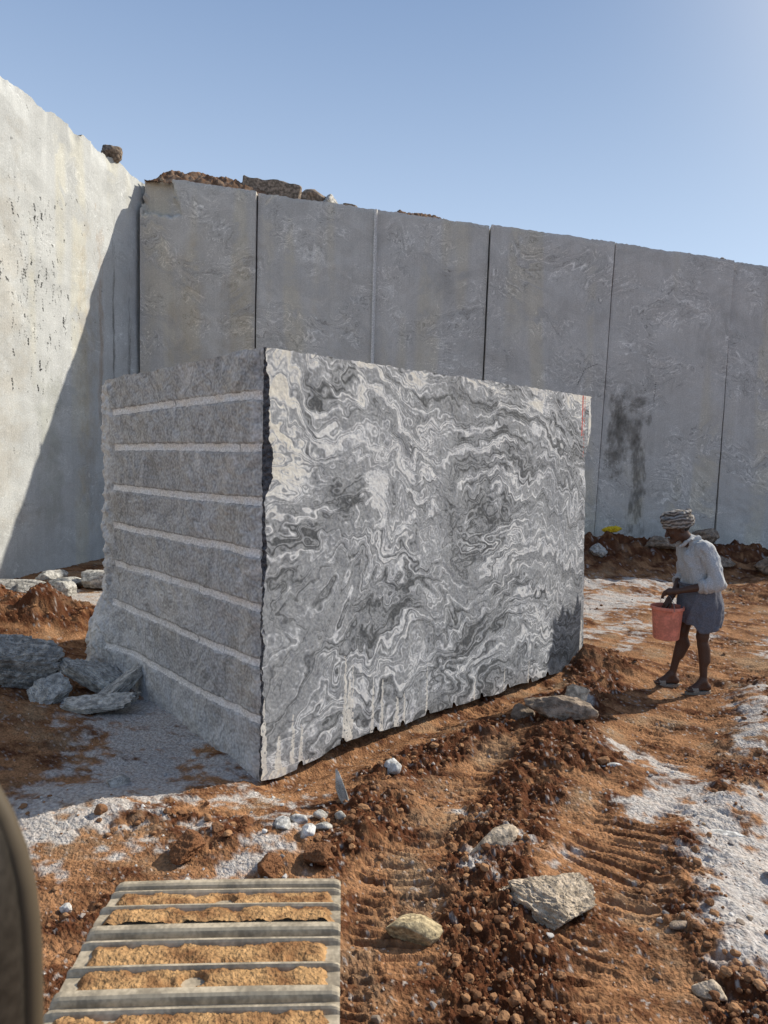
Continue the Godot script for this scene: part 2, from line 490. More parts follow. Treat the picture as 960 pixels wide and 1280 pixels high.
func build_ground() -> void:
	var us := PackedFloat32Array()
	for e in [-60.0, -20.0, -8.0, -4.0, -2.4, -1.6, -1.2, -0.95]: us.append(e)
	var fine := 640
	for i in fine + 1: us.append(-0.8 + 1.6 * i / fine)
	for e in [0.95, 1.2, 1.6, 2.4, 4.0, 8.0, 20.0, 60.0]: us.append(e)
	var ds := PackedFloat32Array()
	for e in [-80.0, -30.0, -10.0, -4.0, -1.5, -0.4, 0.3, 0.9, 1.4]: ds.append(e)
	var d := 1.7
	while d < 15.4:
		ds.append(d)
		d *= 1.0037
	for e in [17.0, 22.0, 40.0, 90.0]: ds.append(e)
	var nu := us.size()
	var nv := ds.size()
	var v := PackedVector3Array(); v.resize(nu * nv)
	var c := PackedColorArray(); c.resize(nu * nv)
	var k := 0
	for j in nv:
		var dj := ds[j]
		var wd := maxf(absf(dj), 1.9)
		for i in nu:
			var x := us[i] * wd
			var g := ground_at(x, -dj)
			v[k] = Vector3(x, g.x, -dj)
			c[k] = ground_colour(x, -dj, g)
			k += 1
	var o := put("ground", mk(v, grid_idx(nu, nv, true), PackedVector3Array(), PackedVector2Array(), c), M.ground)
	tag(o, "", "", "", "structure")

# ------------------------------------------------------------------ quarry walls

const WZ := -15.0
func wall_top(x: float) -> float:
	return 7.99 - 0.118 * (x + 5.26)

func build_back_wall() -> void:
	var joints_top := [-5.30, -2.82, -0.30, 2.13, 4.78, 7.35, 9.95, 12.5, 15.1, 17.8, 20.6, 24.0]
	var joints_low := [-5.36, -2.87, -0.34, 2.02, 4.60, 7.26, 9.9, 12.5, 15.1, 17.8, 20.6, 24.0]
	var wall := base("quarry_wall", Vector3(0, 0, WZ))
	tag(wall, "tall grey rock wall behind the block, cut by vertical saw lines", "rock wall")
	for p in joints_top.size() - 1:
		var nu := 56
		var nv := 150
		var r := RandomNumberGenerator.new()
		r.seed = 40 + p
		var set_back := r.randf_range(-0.04, 0.05)
		var lean := r.randf_range(-0.02, 0.02)
		var v := PackedVector3Array()
		var uv := PackedVector2Array()
		var gap := 0.016
		for j in nv:
			for i in nu:
				var s := float(i) / (nu - 1)
				var t := float(j) / (nv - 1)
				var xt: float = lerpf(joints_top[p] + gap, joints_top[p + 1] - gap, s)
				var xl: float = lerpf(joints_low[p] + gap, joints_low[p + 1] - gap, s)
				var top: float = wall_top(xt) + 0.02 * nz.edge.get_noise_2d(xt * 2.0, 3.0) + 0.018 * nz.edge.get_noise_2d(xt * 11.0, 8.0)
				var y := lerpf(-0.5, top, t)
				var x: float = lerpf(xl, xt, (y + 0.0) / top)
				var z: float = set_back + lean * (y - 3.0) + 0.022 * nz.wallb.get_noise_2d(x, y) + 0.006 * nz.edge.get_noise_2d(x * 6.0, y * 6.0)
				# worn rim of each sawn slab
				var rim := minf(minf(x - xl, xl + (joints_low[p + 1] - joints_low[p]) - x), (top - y))
				z -= 0.012 * sst(0.04, 0.0, rim + 0.03 * nz.edge.get_noise_2d(x * 5.0, y * 5.0))
				if p == 0:   # broken pocket in the upper corner of the first slab
					var q := Vector2((x + 4.95) / 0.42, (y - 7.62) / 0.42)
					z -= 0.32 * sst(1.0, 0.75, maxf(absf(q.x + 0.3 * q.y), absf(q.y)) + 0.3 * nz.edge.get_noise_2d(x * 2.5, y * 2.5))
				v.append(Vector3(x, y, z))
				uv.append(Vector2((x + 5.4) / 14.4, 1.0 - y / 8.2))
		# sides and top go back into the hill
		var idx := grid_idx(nu, nv, true)
		var front_n := v.size()
		for j in nv:
			for side in 2:
				var e := j * nu + (0 if side == 0 else nu - 1)
				v.append(v[e]); uv.append(uv[e])
				v.append(Vector3(v[e].x, v[e].y, -0.8)); uv.append(uv[e] + Vector2(0.03, 0))
		for j in nv - 1:
			for side in 2:
				var a := front_n + j * 4 + side * 2
				idx.append_array(PackedInt32Array([a, a + 1, a + 4, a + 1, a + 5, a + 4]))
		var tn := v.size()
		for i in nu:
			var e2 := (nv - 1) * nu + i
			v.append(v[e2]); uv.append(uv[e2])
			v.append(Vector3(v[e2].x, v[e2].y - 0.02, -0.8)); uv.append(uv[e2] + Vector2(0, 0.03))
		for i in nu - 1:
			var a2 := tn + i * 2
			idx.append_array(PackedInt32Array([a2, a2 + 1, a2 + 2, a2 + 1, a2 + 3, a2 + 2]))
		put("wall_panel", mk(v, idx, PackedVector3Array(), uv), M.back_wall, wall)
	# pale sawn arris on the right of the second slab
	var sv := PackedVector3Array()
	for j in 60:
		var t2 := float(j) / 59.0
		var y2 := lerpf(2.6, wall_top(-0.3) - 0.02, t2)
		var x2 := lerpf(-0.34, -0.30, y2 / wall_top(-0.3))
		var w2: float = 0.035 + 0.012 * nz.edge.get_noise_2d(y2 * 5.0, 2.0)
		sv.append(Vector3(x2 - w2, y2, 0.075)); sv.append(Vector3(x2 + w2 * 0.4, y2, 0.085)); sv.append(Vector3(x2 + w2, y2, 0.02))
	tag(put("slab_edge", mk(sv, grid_idx(3, 60, true)), M.pale_edge, wall), "pale sawn edge of a wall panel")
	# the hill behind the cut
	var hv := PackedVector3Array()
	for q in [[-5.4, -0.5], [24.0, -0.5], [-5.4, wall_top(-5.4) - 0.06], [24.0, wall_top(24.0) - 0.06]]:
		hv.append(Vector3(q[0], q[1], -0.7))
	for q in [[-5.4, -0.5], [24.0, -0.5], [-5.4, wall_top(-5.4) - 0.3], [24.0, wall_top(24.0) - 0.3]]:
		hv.append(Vector3(q[0], q[1], -9.0))
	put("rock_mass", flat_mesh(hv, PackedInt32Array([0, 2, 1, 1, 2, 3, 4, 5, 6, 5, 7, 6, 0, 4, 2, 2, 4, 6, 1, 3, 5, 3, 7, 5, 2, 6, 3, 3, 6, 7, 0, 1, 4, 1, 5, 4])), M.hill, wall)

func build_left_wall() -> void:
	var a0 := Vector3(-5.28, 0, -15.6)
	var dir := Vector3(-0.78, 0, 4.0).normalized()
	var out := Vector3(dir.z, 0, -dir.x)
	var length := 17.5
	var nu := 330
	var nv := 110
	var v := PackedVector3Array()
	var uv := PackedVector2Array()
	for j in nv:
		for i in nu:
			var s := length * pow(float(i) / (nu - 1), 1.5)
			var top: float = 7.98 + 0.04 * nz.edge.get_noise_2d(s * 2.0, 55.0) + 0.025 * nz.edge.get_noise_2d(s * 8.0, 71.0) - 0.07 * sst(0.25, 0.1, absf(s - 3.55)) - 0.05 * sst(0.15, 0.05, absf(s - 2.6))
			var y := lerpf(-0.5, top, float(j) / (nv - 1))
			var off: float = 0.03 * nz.wallb.get_noise_2d(s + 90.0, y) + 0.006 * nz.edge.get_noise_2d(s * 6.0, y * 6.0)
			off -= 0.05 * sst(0.3, 0.0, (top - y) + 0.15 * nz.edge.get_noise_2d(s * 3.0, 9.0)) * sst(0.0, 0.3, nz.edge.get_noise_2d(s * 1.3, 31.0))
			v.append(a0 + dir * s + out * off + Vector3(0, y, 0))
			uv.append(Vector2(s / 6.2, 1.0 - y / 8.2))
	var idx := grid_idx(nu, nv, true)
	var wall := base("quarry_wall")
	tag(wall, "sunlit pale rock wall with brown streaks and dark pits beside the corner", "rock wall")
	put("wall_panel", mk(v, idx, PackedVector3Array(), uv), M.left_wall, wall)
	# top and back of the rock body
	var tv := PackedVector3Array()
	for i in nu:
		var e := v[(nv - 1) * nu + i]
		tv.append(e)
	for i in nu:
		tv.append(v[(nv - 1) * nu + i] - out * 5.0 - Vector3(0, 0.25, 0))
	for i in nu:
		tv.append(Vector3(tv[nu + i].x, -0.5, tv[nu + i].z))
	put("rock_mass", mk(tv, grid_idx(nu, 3, true)), M.hill, wall)

# ------------------------------------------------------------------ the block

func corner_chip(y: float) -> float:
	var n: float = nz.edge.get_noise_2d(y * 2.3, 17.0)
	return 0.008 + 0.012 * nz.edge.get_noise_2d(y * 9.0, 3.0) + 0.012 * nz.edge.get_noise_2d(y * 24.0, 6.0) + 0.02 * maxf(0.0, n + 0.1) + 0.06 * sst(0.25, 0.05, absf(y - 1.98)) + 0.03 * sst(0.35, 0.1, absf(y - 2.35)) + 0.018 * sst(0.4, 0.1, absf(y - 1.45))

func block_bottom(a: float) -> float:
	var y: float = 0.03 * nz.edge.get_noise_2d(a * 1.6, 40.0) - 0.05 + 0.085 * sst(0.15, 0.7, a) * sst(3.68, 3.3, a)
	for c in 11:
		var at := 0.3 + c * 0.31 + 0.05 * sin(c * 7.3)
		var d := absf(a - at)
		if d < 0.024: y += sqrt(0.024 * 0.024 - d * d) * 1.7
	return y

func block_right(y: float) -> float:
	var t := y / BH
	return lerpf(0.07, -0.01, sst(0.0, 0.7, t)) + 0.05 * sst(2.15, 2.4, y) - 0.03 * sst(0.25, 0.0, absf(y - 2.05)) + 0.014 * nz.edge.get_noise_2d(y * 3.0, 90.0) + 0.008 * nz.edge.get_noise_2d(y * 12.0, 92.0)

func top_rough(s: float) -> float:
	return BH + 0.014 * nz.edge.get_noise_2d(s * 3.0, 120.0) + 0.01 * nz.edge.get_noise_2d(s * 11.0, 123.0)

const GROOVES := [2.42, 2.10, 1.75, 1.42, 1.08, 0.72, 0.34]

func drilled_disp(b: float, y: float) -> float:    # outward along -A
	var d: float = 0.03 * nz.split.get_noise_2d(b, y) + 0.014 * nz.split.get_noise_2d(b * 4.0 + 9.0, y * 4.0) + 0.005 * nz.split.get_noise_2d(b * 14.0, y * 14.0)
	# the broken rim beyond the drill holes falls back
	d -= 0.16 * sst(2.55, 3.15, b + 0.12 * nz.split.get_noise_2d(b * 2.0, y * 3.0)) + 0.03 * nz.split.get_noise_2d(b * 6.0, y * 6.0) * sst(2.4, 2.6, b)
	# foot of the rim swells outwards
	d += 0.16 * sst(0.9, 0.2, y) * sst(2.0, 2.8, b)
	d -= 0.02 * sst(0.12, 0.0, b)
	for g in GROOVES:
		var dy := absf(y - groove_y(g, b))
		if dy < 0.034 and b < 2.48: d -= sqrt(maxf(0.0, 1.0 - dy * dy / 0.001156)) * 0.013
	return d

func groove_y(g: float, b: float) -> float:
	return g + 0.006 * sin(b * 2.0 + g * 5.0) + 0.004 * nz.edge.get_noise_2d(b * 3.0, g * 20.0)

func bp(a: float, y: float, b: float) -> Vector3:
	return bA * a + bB * b + Vector3(0, y, 0)

func build_block() -> void:
	var blk := base("granite_block", BC)
	tag(blk, "huge sawn block of swirled grey and white granite on red soil", "stone block")
	# sawn face
	var nu := 420
	var nv := 180
	var v := PackedVector3Array()
	var uv := PackedVector2Array()
	for j in nv:
		var t := float(j) / (nv - 1)
		for i in nu:
			var s := float(i) / (nu - 1)
			var y0 := block_bottom(s * LA)
			var y := lerpf(y0, top_rough(s * LA), t)
			var a := lerpf(corner_chip(y), LA + block_right(y), s)
			var d: float = 0.006 * nz.wallb.get_noise_2d(a * 2.0, y * 2.0) + 0.0022 * nz.split.get_noise_2d(a * 9.0, y * 9.0)
			v.append(bp(a, y, -d))
			uv.append(Vector2(a / LA, 1.0 - y / BH))
	put("sawn_face", mk(v, grid_idx(nu, nv, true), PackedVector3Array(), uv), M.block_front, blk)
	# drilled face
	var nb := 230
	var ny := 420
	var v2 := PackedVector3Array()
	var uv2 := PackedVector2Array()
	for j in ny:
		var t2 := float(j) / (ny - 1)
		for i in nb:
			var b := 0.02 + (LB + 0.0) * float(i) / (nb - 1)
			var bot: float = -0.06 + 0.03 * nz.edge.get_noise_2d(b * 2.0, 70.0)
			var y2 := lerpf(bot, top_rough(30.0 + b), t2)
			var edge: float = (0.05 * nz.split.get_noise_2d(y2 * 2.0, 60.0) + 0.05 * sst(0.6, 0.2, absf(y2 - 2.4)) - 0.06 * sst(0.4, 0.1, absf(y2 - 1.35)) + 0.1 * sst(0.7, 0.0, y2)) * float(i) / (nb - 1)
			var bb := b + edge
			if i == 0: bb = corner_chip(y2) * 0.4
			v2.append(bp(-drilled_disp(bb, y2), y2, bb))
			uv2.append(Vector2(bb / 3.3, 1.0 - y2 / BH))
	put("drilled_face", mk(v2, grid_idx(nb, ny, false), PackedVector3Array(), uv2), M.block_side, blk)
	# dark chipped arris between the two
	var v3 := PackedVector3Array()
	for j in 300:
		var y3 := lerpf(-0.05, BH, j / 299.0)
		var c := corner_chip(y3)
		var n3: float = nz.split.get_noise_2d(y3 * 12.0, 5.0)
		v3.append(bp(-drilled_disp(c * 0.4, y3), y3, c * 0.4))
		v3.append(bp(0.012 + 0.012 * n3, y3, 0.01 + 0.25 * c + 0.01 * n3))
		v3.append(bp(0.5 * c + 0.006 * n3, y3, 0.012 + 0.2 * c + 0.012 * nz.split.get_noise_2d(y3 * 9.0, 25.0)))
		v3.append(bp(c + 0.002, y3, -0.001))
	put("chipped_edge", mk(v3, grid_idx(4, 300, true)), M.dark_stone, blk)
	# whitened halves of the drill holes
	for g in GROOVES:
		var v4 := PackedVector3Array()
		var steps := 140
		for i in steps:
			var b4 := lerpf(0.03, 2.46 + 0.05 * sin(g * 9.0), i / float(steps - 1))
			var yc := groove_y(g, b4)
			for q in 7:
				var ang := lerpf(-1.0, 1.0, q / 6.0)
				var wd: float = 0.026 + 0.009 * nz.split.get_noise_2d(b4 * 9.0, g * 30.0 + ang * 2.0)
				var yy := yc + ang * wd
				var tick: float = 0.012 * sst(0.45, 0.7, nz.split.get_noise_2d(b4 * 7.0, g * 11.0))
				v4.append(bp(-drilled_disp(b4, yy) - 0.0035 + tick, yy, b4))
		put("drill_groove", mk(v4, grid_idx(7, steps, true)), M.drill_dust, blk)
	# the faces turned away
	var rv := PackedVector3Array()
	for j in 40:
		var y5 := lerpf(-0.05, BH - 0.01, j / 39.0)
		for i in 30:
			var b5 := lerpf(0.002, LB, i / 29.0)
			rv.append(bp(LA + block_right(y5) - 0.002 + 0.02 * nz.split.get_noise_2d(b5 * 2.0, y5 * 2.0) * sst(0.0, 0.3, b5), y5, b5))
	put("end_face", mk(rv, grid_idx(30, 40, true)), M.dark_stone, blk)
	var kv := PackedVector3Array()
	for j in 20:
		var y6 := lerpf(-0.05, BH - 0.01, j / 19.0)
		for i in 30:
			kv.append(bp(lerpf(0.24, LA, i / 29.0), y6, LB + 0.02 * nz.split.get_noise_2d(i * 0.3, y6 * 2.0)))
	put("back_face", mk(kv, grid_idx(30, 20, false)), M.dark_stone, blk)
	var tv := PackedVector3Array()
	for j in 30:
		for i in 30:
			tv.append(bp(lerpf(0.02 - drilled_disp(lerpf(0.01, LB, j / 29.0), BH), LA + 0.03, i / 29.0), BH - 0.015 + 0.01 * nz.split.get_noise_2d(i * 0.4, j * 0.4), lerpf(0.01, LB, j / 29.0)))
	put("top_face", mk(tv, grid_idx(30, 30, true)), M.dark_stone, blk)

# ------------------------------------------------------------------ stones

func stone(called: String, label: String, px: Vector3, size: Vector3, sd: int, m: Material, turn := 0.0, tilt := Vector2.ZERO, group := "", level := 4, cuts := 18, rough := 0.07, sink := 0.35, category := "rock") -> MeshInstance3D:
	var o := put(called, rock_mesh(sd, size, level, cuts, rough), m)
	var y := px.y if px.y != 0.0 else gh(px.x, px.z) + size.y * (1.0 - sink) - 0.01
	o.position = Vector3(px.x, y, px.z)
	o.rotation = Vector3(tilt.x, turn, tilt.y)
	tag(o, label, category, group)
	return o

func build_stones() -> void:
	var g: Material = M.grey_rock
	var p: Material = M.pale_rock
	var e: Material = M.earthy_rock
	var slabs := [
		["boulder", "largest layered grey boulder at the left edge, half in shadow", Vector3(-3.15, 0.13, -5.8), Vector3(0.36, 0.19, 0.34), Vector3(0.1, 0.3, -0.16), "", "rock"],
		["stone_slab", "pale slab leaning highest against the foot of the drilled face", Vector3(-2.42, 0.12, -5.72), Vector3(0.26, 0.08, 0.22), Vector3(0.2, 0.5, -0.5), "broken slabs at the block's foot", "slab"],
		["stone_slab", "flat pale slab lying lowest in front of the leaning slabs", Vector3(-2.25, 0.06, -5.3), Vector3(0.3, 0.05, 0.17), Vector3(0.16, -0.2, 0.08), "broken slabs at the block's foot", "slab"],
		["stone_slab", "small tilted slab between the layered boulder and the other slabs", Vector3(-2.66, 0.06, -5.42), Vector3(0.16, 0.07, 0.14), Vector3(0.4, 1.0, 0.2), "broken slabs at the block's foot", "slab"],
		["stone_slab", "narrow slab pressed to the dusty lower rim of the block", Vector3(-2.15, 0.1, -5.6), Vector3(0.2, 0.06, 0.13), Vector3(-0.2, 0.9, 0.5), "broken slabs at the block's foot", "slab"],
	]
	for i in slabs.size():
		var q: Array = slabs[i]
		var o := put(q[0], slab_mesh(11 + i, q[3]), g if i == 0 else p, null, Vector3(q[2].x, gh(q[2].x, q[2].z) + q[2].y, q[2].z))
		o.rotation = q[4]
		tag(o, q[1], q[6], q[5])
	# rubble under the pale wall
	var rub := [
		["brown-sided flat stone on the rubble nearest the block's rear edge", Vector3(-4.35, 0, -10.5), Vector3(0.42, 0.2, 0.3)],
		["long pale slab at the left end of the rubble row", Vector3(-5.55, 0, -10.2), Vector3(0.45, 0.12, 0.3)],
		["squarish grey stone behind the dirt mound under the pale wall", Vector3(-4.62, 0, -9.95), Vector3(0.2, 0.16, 0.18)],
		["small wedge stone second from the left in the rubble row", Vector3(-5.15, 0, -10.0), Vector3(0.26, 0.13, 0.2)],
		["thin flat stone lying across the rubble row", Vector3(-4.95, 0, -10.6), Vector3(0.3, 0.1, 0.2)],
		["tiny grey stone in front of the rubble row", Vector3(-4.85, 0, -9.6), Vector3(0.14, 0.09, 0.12)],
		["low grey stone at the back of the rubble beside the wall", Vector3(-5.3, 0, -10.9), Vector3(0.3, 0.16, 0.22)],
	]
	for i in rub.size():
		stone("rubble_stone", rub[i][0], rub[i][1], rub[i][2], 30 + i, g if i % 2 else p, i * 0.8, Vector2(0.05 * i - 0.1, 0.08), "rubble under the pale wall", 4, 20, 0.06)
	# stones on the soil in front
	var broad := put("rock", slab_mesh(57, Vector3(0.2, 0.075, 0.15)), M.dusty_rock, null, Vector3(0.78, gh(0.78, -3.0) + 0.012, -3.0))
	broad.rotation = Vector3(0.22, -0.12, -0.05)
	tag(broad, "broad dusty rock half buried in the soil between the track prints", "rock")
	stone("rock", "pale yellow angular stone near the machine track", Vector3(0.17, 0, -2.82), Vector3(0.1, 0.05, 0.075), 52, M.yellow_rock, 0.2, Vector2(0.25, 0.0), "", 4, 9, 0.05, 0.4)
	stone("stone_sliver", "thin blue-grey stone sliver standing in the soil before the block", Vector3(-0.21, 0, -3.92), Vector3(0.026, 0.1, 0.035), 53, p, 0.3, Vector2(-0.5, 0.25), "", 3, 8, 0.05, 0.3)
	stone("stone", "flat white stone alone on brown soil before the sawn face", Vector3(0.1, 0, -4.3), Vector3(0.062, 0.035, 0.05), 54, M.white_rock, 0.6, Vector2(0.2, 0), "", 3, 9, 0.08, 0.4)
	stone("rock", "brownish elongated rock on the loose ridge near the block's far corner", Vector3(1.34, 0, -5.15), Vector3(0.25, 0.11, 0.13), 55, e, -0.35, Vector2(0.1, -0.1), "", 4, 20, 0.1, 0.35)
	stone("rock", "small round tan rock touching the elongated rock", Vector3(1.12, 0, -5.3), Vector3(0.08, 0.07, 0.07), 56, e, 0.0, Vector2.ZERO, "", 3, 12, 0.08, 0.35)
	stone("rock", "white-dusted lump behind the elongated rock", Vector3(1.62, 0, -5.62), Vector3(0.12, 0.09, 0.1), 57, M.dusty_rock, 0.8, Vector2.ZERO, "", 3, 12, 0.1, 0.4)
	stone("rock", "rounded greyish stone low at the right among dark clods", Vector3(1.28, 0, -2.5), Vector3(0.045, 0.035, 0.055), 58, M.dusty_rock, 0.9, Vector2.ZERO, "", 3, 14, 0.06, 0.3)
	stone("stone_chip", "long flat pale chip on the white powder at the right", Vector3(1.9, 0, -3.66), Vector3(0.1, 0.016, 0.035), 59, M.white_rock, -0.25, Vector2.ZERO, "", 3, 8, 0.04, 0.1)
	stone("stone_chip", "thin white chip lying mid way between block and powder strip", Vector3(1.53, 0, -4.4), Vector3(0.06, 0.012, 0.022), 60, M.white_rock, 0.1, Vector2.ZERO, "", 3, 8, 0.04, 0.1)
	stone("stone_chip", "flat grey chip by the dark clods right of the dusty rock", Vector3(1.33, 0, -2.86), Vector3(0.055, 0.014, 0.022), 61, e, 0.4, Vector2.ZERO, "", 3, 8, 0.04, 0.1)
	stone("stone_chip", "upright pale chip leaning in the powder at the right edge", Vector3(1.98, 0, -3.25), Vector3(0.03, 0.05, 0.05), 62, M.white_rock, 0.5, Vector2(0.4, 0.2), "", 3, 8, 0.04, 0.3)
	stone("stone", "small white pebble on soil left of the track, farther one", Vector3(-1.38, 0, -2.93), Vector3(0.03, 0.02, 0.025), 63, M.white_rock, 0.0, Vector2.ZERO, "", 3, 10, 0.1, 0.2)
	stone("stone", "small white pebble close to the track's outer edge", Vector3(-1.08, 0, -3.05), Vector3(0.034, 0.018, 0.02), 64, M.white_rock, 0.5, Vector2.ZERO, "", 3, 10, 0.1, 0.2)
	stone("rock", "whitish wedge rock behind the broad dusty rock", Vector3(0.6, 0, -3.42), Vector3(0.12, 0.045, 0.05), 65, M.dusty_rock, 0.5, Vector2(0.2, 0.3), "", 3, 9, 0.1, 0.35)
	stone("stone_chip", "flat grey stone half buried in the shaded powder at the left", Vector3(-1.62, 0, -4.15), Vector3(0.09, 0.03, 0.05), 66, p, 0.4, Vector2(0.1, 0), "", 3, 9, 0.06, 0.4)
	var near := [[-0.42, -3.62, 0.05, 0.03], [-0.32, -3.72, 0.045, 0.03], [-0.5, -3.55, 0.06, 0.028], [-0.3, -3.55, 0.05, 0.02], [-0.36, -3.46, 0.05, 0.035], [-0.2, -3.66, 0.04, 0.03]]
	var chip_words := ["white chip at the left of the cluster before the block's near corner", "grey chip at the back of the cluster before the near corner", "largest flat white chip in the cluster before the near corner", "flattest grey chip on the near side of the chip cluster", "thick white chip nearest the track in the chip cluster", "grey chip at the right end of the chip cluster"]
	for i in near.size():
		stone("stone_chip", chip_words[i], Vector3(near[i][0], 0, near[i][1]), Vector3(near[i][2], near[i][3], near[i][2] * 0.7), 70 + i, p if i % 2 else M.white_rock, i * 1.1, Vector2(0.2, 0.1 * i - 0.2), "chips before the near corner", 3, 9, 0.06, 0.3)
	for i in 3:
		var q: Array = [[-0.28, -3.28, 0.075], [-0.52, -3.2, 0.07], [-0.95, -3.3, 0.085]][i]
		stone("soil_clod", ["dark red clod right of the chip cluster near the track", "dark red clod directly before the track's front", "large brown clod left of the white pebbles"][i], Vector3(q[0], 0, q[1]), Vector3(q[2], q[2] * 0.75, q[2] * 0.9), 80 + i, M.clod, i * 1.0, Vector2.ZERO, "large clods before the track", 4, 14, 0.14, 0.35, "clod")
	# the dark heap under the back wall
	var hp := [
		["pale dusty slab on top of the shaded heap beside the block", Vector3(3.0, 0, -13.7), Vector3(0.55, 0.14, 0.35), p],
		["light stone low in the shaded heap behind the bucket", Vector3(4.0, 0, -12.75), Vector3(0.19, 0.13, 0.17), p],
		["small light stone high in the shaded heap", Vector3(3.3, 0, -12.95), Vector3(0.17, 0.12, 0.15), p],
		["dark brown boulder in the heap right of the worker", Vector3(6.15, 0, -12.6), Vector3(0.34, 0.16, 0.26), e],
		["dusty rounded boulder on the crest of the shaded heap behind the worker", Vector3(5.35, 0, -13.2), Vector3(0.3, 0.16, 0.25), e],
		["low brown boulder at the heap's foot nearest the right edge", Vector3(7.0, 0, -12.3), Vector3(0.36, 0.2, 0.28), e],
		["brown lump at the crest of the heap against the back wall", Vector3(6.5, 0, -13.8), Vector3(0.4, 0.2, 0.3), e],
		["brown stone at the near foot of the shaded heap", Vector3(2.9, 0, -12.45), Vector3(0.3, 0.16, 0.22), e],
	]
	for i in hp.size():
		stone("heap_boulder", hp[i][0], hp[i][1], hp[i][2], 100 + i, hp[i][3], i * 0.7, Vector2(0.1, 0.06 * i - 0.2), "boulders in the shaded heap", 4, 20, 0.1, 0.4)
	# on the walls' top
	var ly := 7.9
	stone("rock", "grey rock perched on the pale wall near the corner", Vector3(-5.66, ly + 0.24, -14.25), Vector3(0.2, 0.19, 0.18), 120, e, 0.4, Vector2(0.1, 0.3), "", 4, 20, 0.1)
	var slab := put("stone_block", rock_mesh(121, Vector3(0.72, 0.42, 0.42), 4, 7, 0.04), M.earthy_rock, null, Vector3(-2.65, wall_top(-2.65) + 0.2, -15.75))
	slab.mesh = squared_block(Vector3(1.28, 0.56, 0.6))
	slab.rotation = Vector3(0, 0.05, -0.13)
	tag(slab, "rectangular brown-grey stone block on top of the back wall", "stone block")
	for i in 5:
		var x: float = [-1.65, -1.3, -0.95, 4.98 + 0.6, 7.25][i]
		var sz: Vector3 = [Vector3(0.3, 0.2, 0.22), Vector3(0.26, 0.16, 0.2), Vector3(0.2, 0.1, 0.16), Vector3(0.12, 0.06, 0.1), Vector3(0.13, 0.09, 0.1)][i]
		stone("rock", ["grey rock on the wall top next to the squared block", "angular pale rock on the wall top, second from the squared block", "low flat rock on the wall top, third from the squared block", "small dark stone alone on the wall top above the right-hand panels", "small brown stone at the saw line near the top right"][i], Vector3(x, wall_top(x) + sz.y * 0.5, -15.35), sz, 130 + i, e if i != 1 else p, i * 1.3, Vector2(0, -0.1), "stones along the wall top", 3, 9, 0.08)
	soil_bank("soil_bank", "brown soil bank lying on the wall top by the corner", -5.25, -1.9, 0.4, 0.55, 3)
	soil_bank("soil_bank", "thin strip of reddish rubble on the wall top above the middle panels", 0.0, 1.75, 0.16, 0.3, 4)

func slab_mesh(sd: int, s: Vector3) -> ArrayMesh:
	var r := RandomNumberGenerator.new()
	r.seed = sd
	var planes := []
	for i in 9:
		planes.append([Vector3(r.randfn(), r.randfn() * 0.5, r.randfn()).normalized(), r.randf_range(0.62, 0.95)])
	var v := PackedVector3Array()
	for d: Vector3 in icosphere(5)[0]:
		var p := d / maxf(maxf(absf(d.x), absf(d.y)), absf(d.z))
		for q in planes:
			var c: float = q[0].dot(p)
			if c > q[1]: p -= q[0] * (c - q[1])
		var lay: float = nz.rock.get_noise_3d(p.x * 1.1 + sd, p.y * 2.6, p.z * 1.1)
		var fine: float = nz.rock.get_noise_3d(p.x * 6.0, p.y * 9.0 + sd, p.z * 6.0)
		p += Vector3(p.x, 0.0, p.z) * (roundf(lay * 5.0) / 5.0 * 0.16 + 0.05 * fine) + Vector3(0, 0.1 * fine + 0.16 * roundf(lay * 4.0) / 4.0, 0)
		v.append(p * s)
	var idx := PackedInt32Array(icosphere(5)[1])
	for t in range(0, idx.size(), 3):
		var q := idx[t + 1]; idx[t + 1] = idx[t + 2]; idx[t + 2] = q
	return flat_mesh(v, idx)

func squared_block(s: Vector3) -> ArrayMesh:
	var sph := icosphere(4)
	var v := PackedVector3Array()
	for d: Vector3 in sph[0]:
		var p := d / maxf(maxf(absf(d.x), absf(d.y)), absf(d.z))
		p = p.lerp(d * 1.2, 0.08) * s * 0.5
		p += Vector3(nz.rock.get_noise_3d(p.x * 2.0, p.y * 2.0, p.z * 2.0), nz.rock.get_noise_3d(p.x * 2.0 + 9.0, p.y * 2.0, p.z * 2.0), 0) * 0.07
		v.append(p)
	var idx := PackedInt32Array(sph[1])
	for t in range(0, idx.size(), 3):
		var q := idx[t + 1]; idx[t + 1] = idx[t + 2]; idx[t + 2] = q
	return mk(v, idx)

func soil_bank(called: String, label: String, x0: float, x1: float, height: float, depth: float, sd: int) -> void:
	var v := PackedVector3Array()
	var c := PackedColorArray()
	var nu := 160
	for i in nu:
		var s := float(i) / (nu - 1)
		var x := lerpf(x0, x1, s)
		var prof := sst(0.0, 0.12, s) * sst(1.0, 0.5, s)
		for j in 30:
			var t := float(j) / 29.0
			var hump := sin(t * PI)
			var n: float = nz.c5.get_noise_2d(x * 0.7 + sd * 7.0, t * depth * 2.0)
			var y := wall_top(x) - 0.06 + hump * height * prof * (1.0 + 0.35 * n) + (0.06 * absf(nz.c14.get_noise_2d(x * 0.5, t * depth)) + 0.03 * hump)
			v.append(Vector3(x, y, WZ - 0.06 - t * depth * 2.0))
			c.append(Color(0.19, 0.105, 0.06).lerp(Color(0.33, 0.23, 0.16), clampf(0.4 + 1.2 * nz.c5.get_noise_2d(x + 50.0, t * 2.0), 0.0, 1.0)))
	tag(put(called, mk(v, grid_idx(30, nu, true), PackedVector3Array(), PackedVector2Array(), c), M.soil), label, "soil bank")

# ------------------------------------------------------------------ loose soil and chips

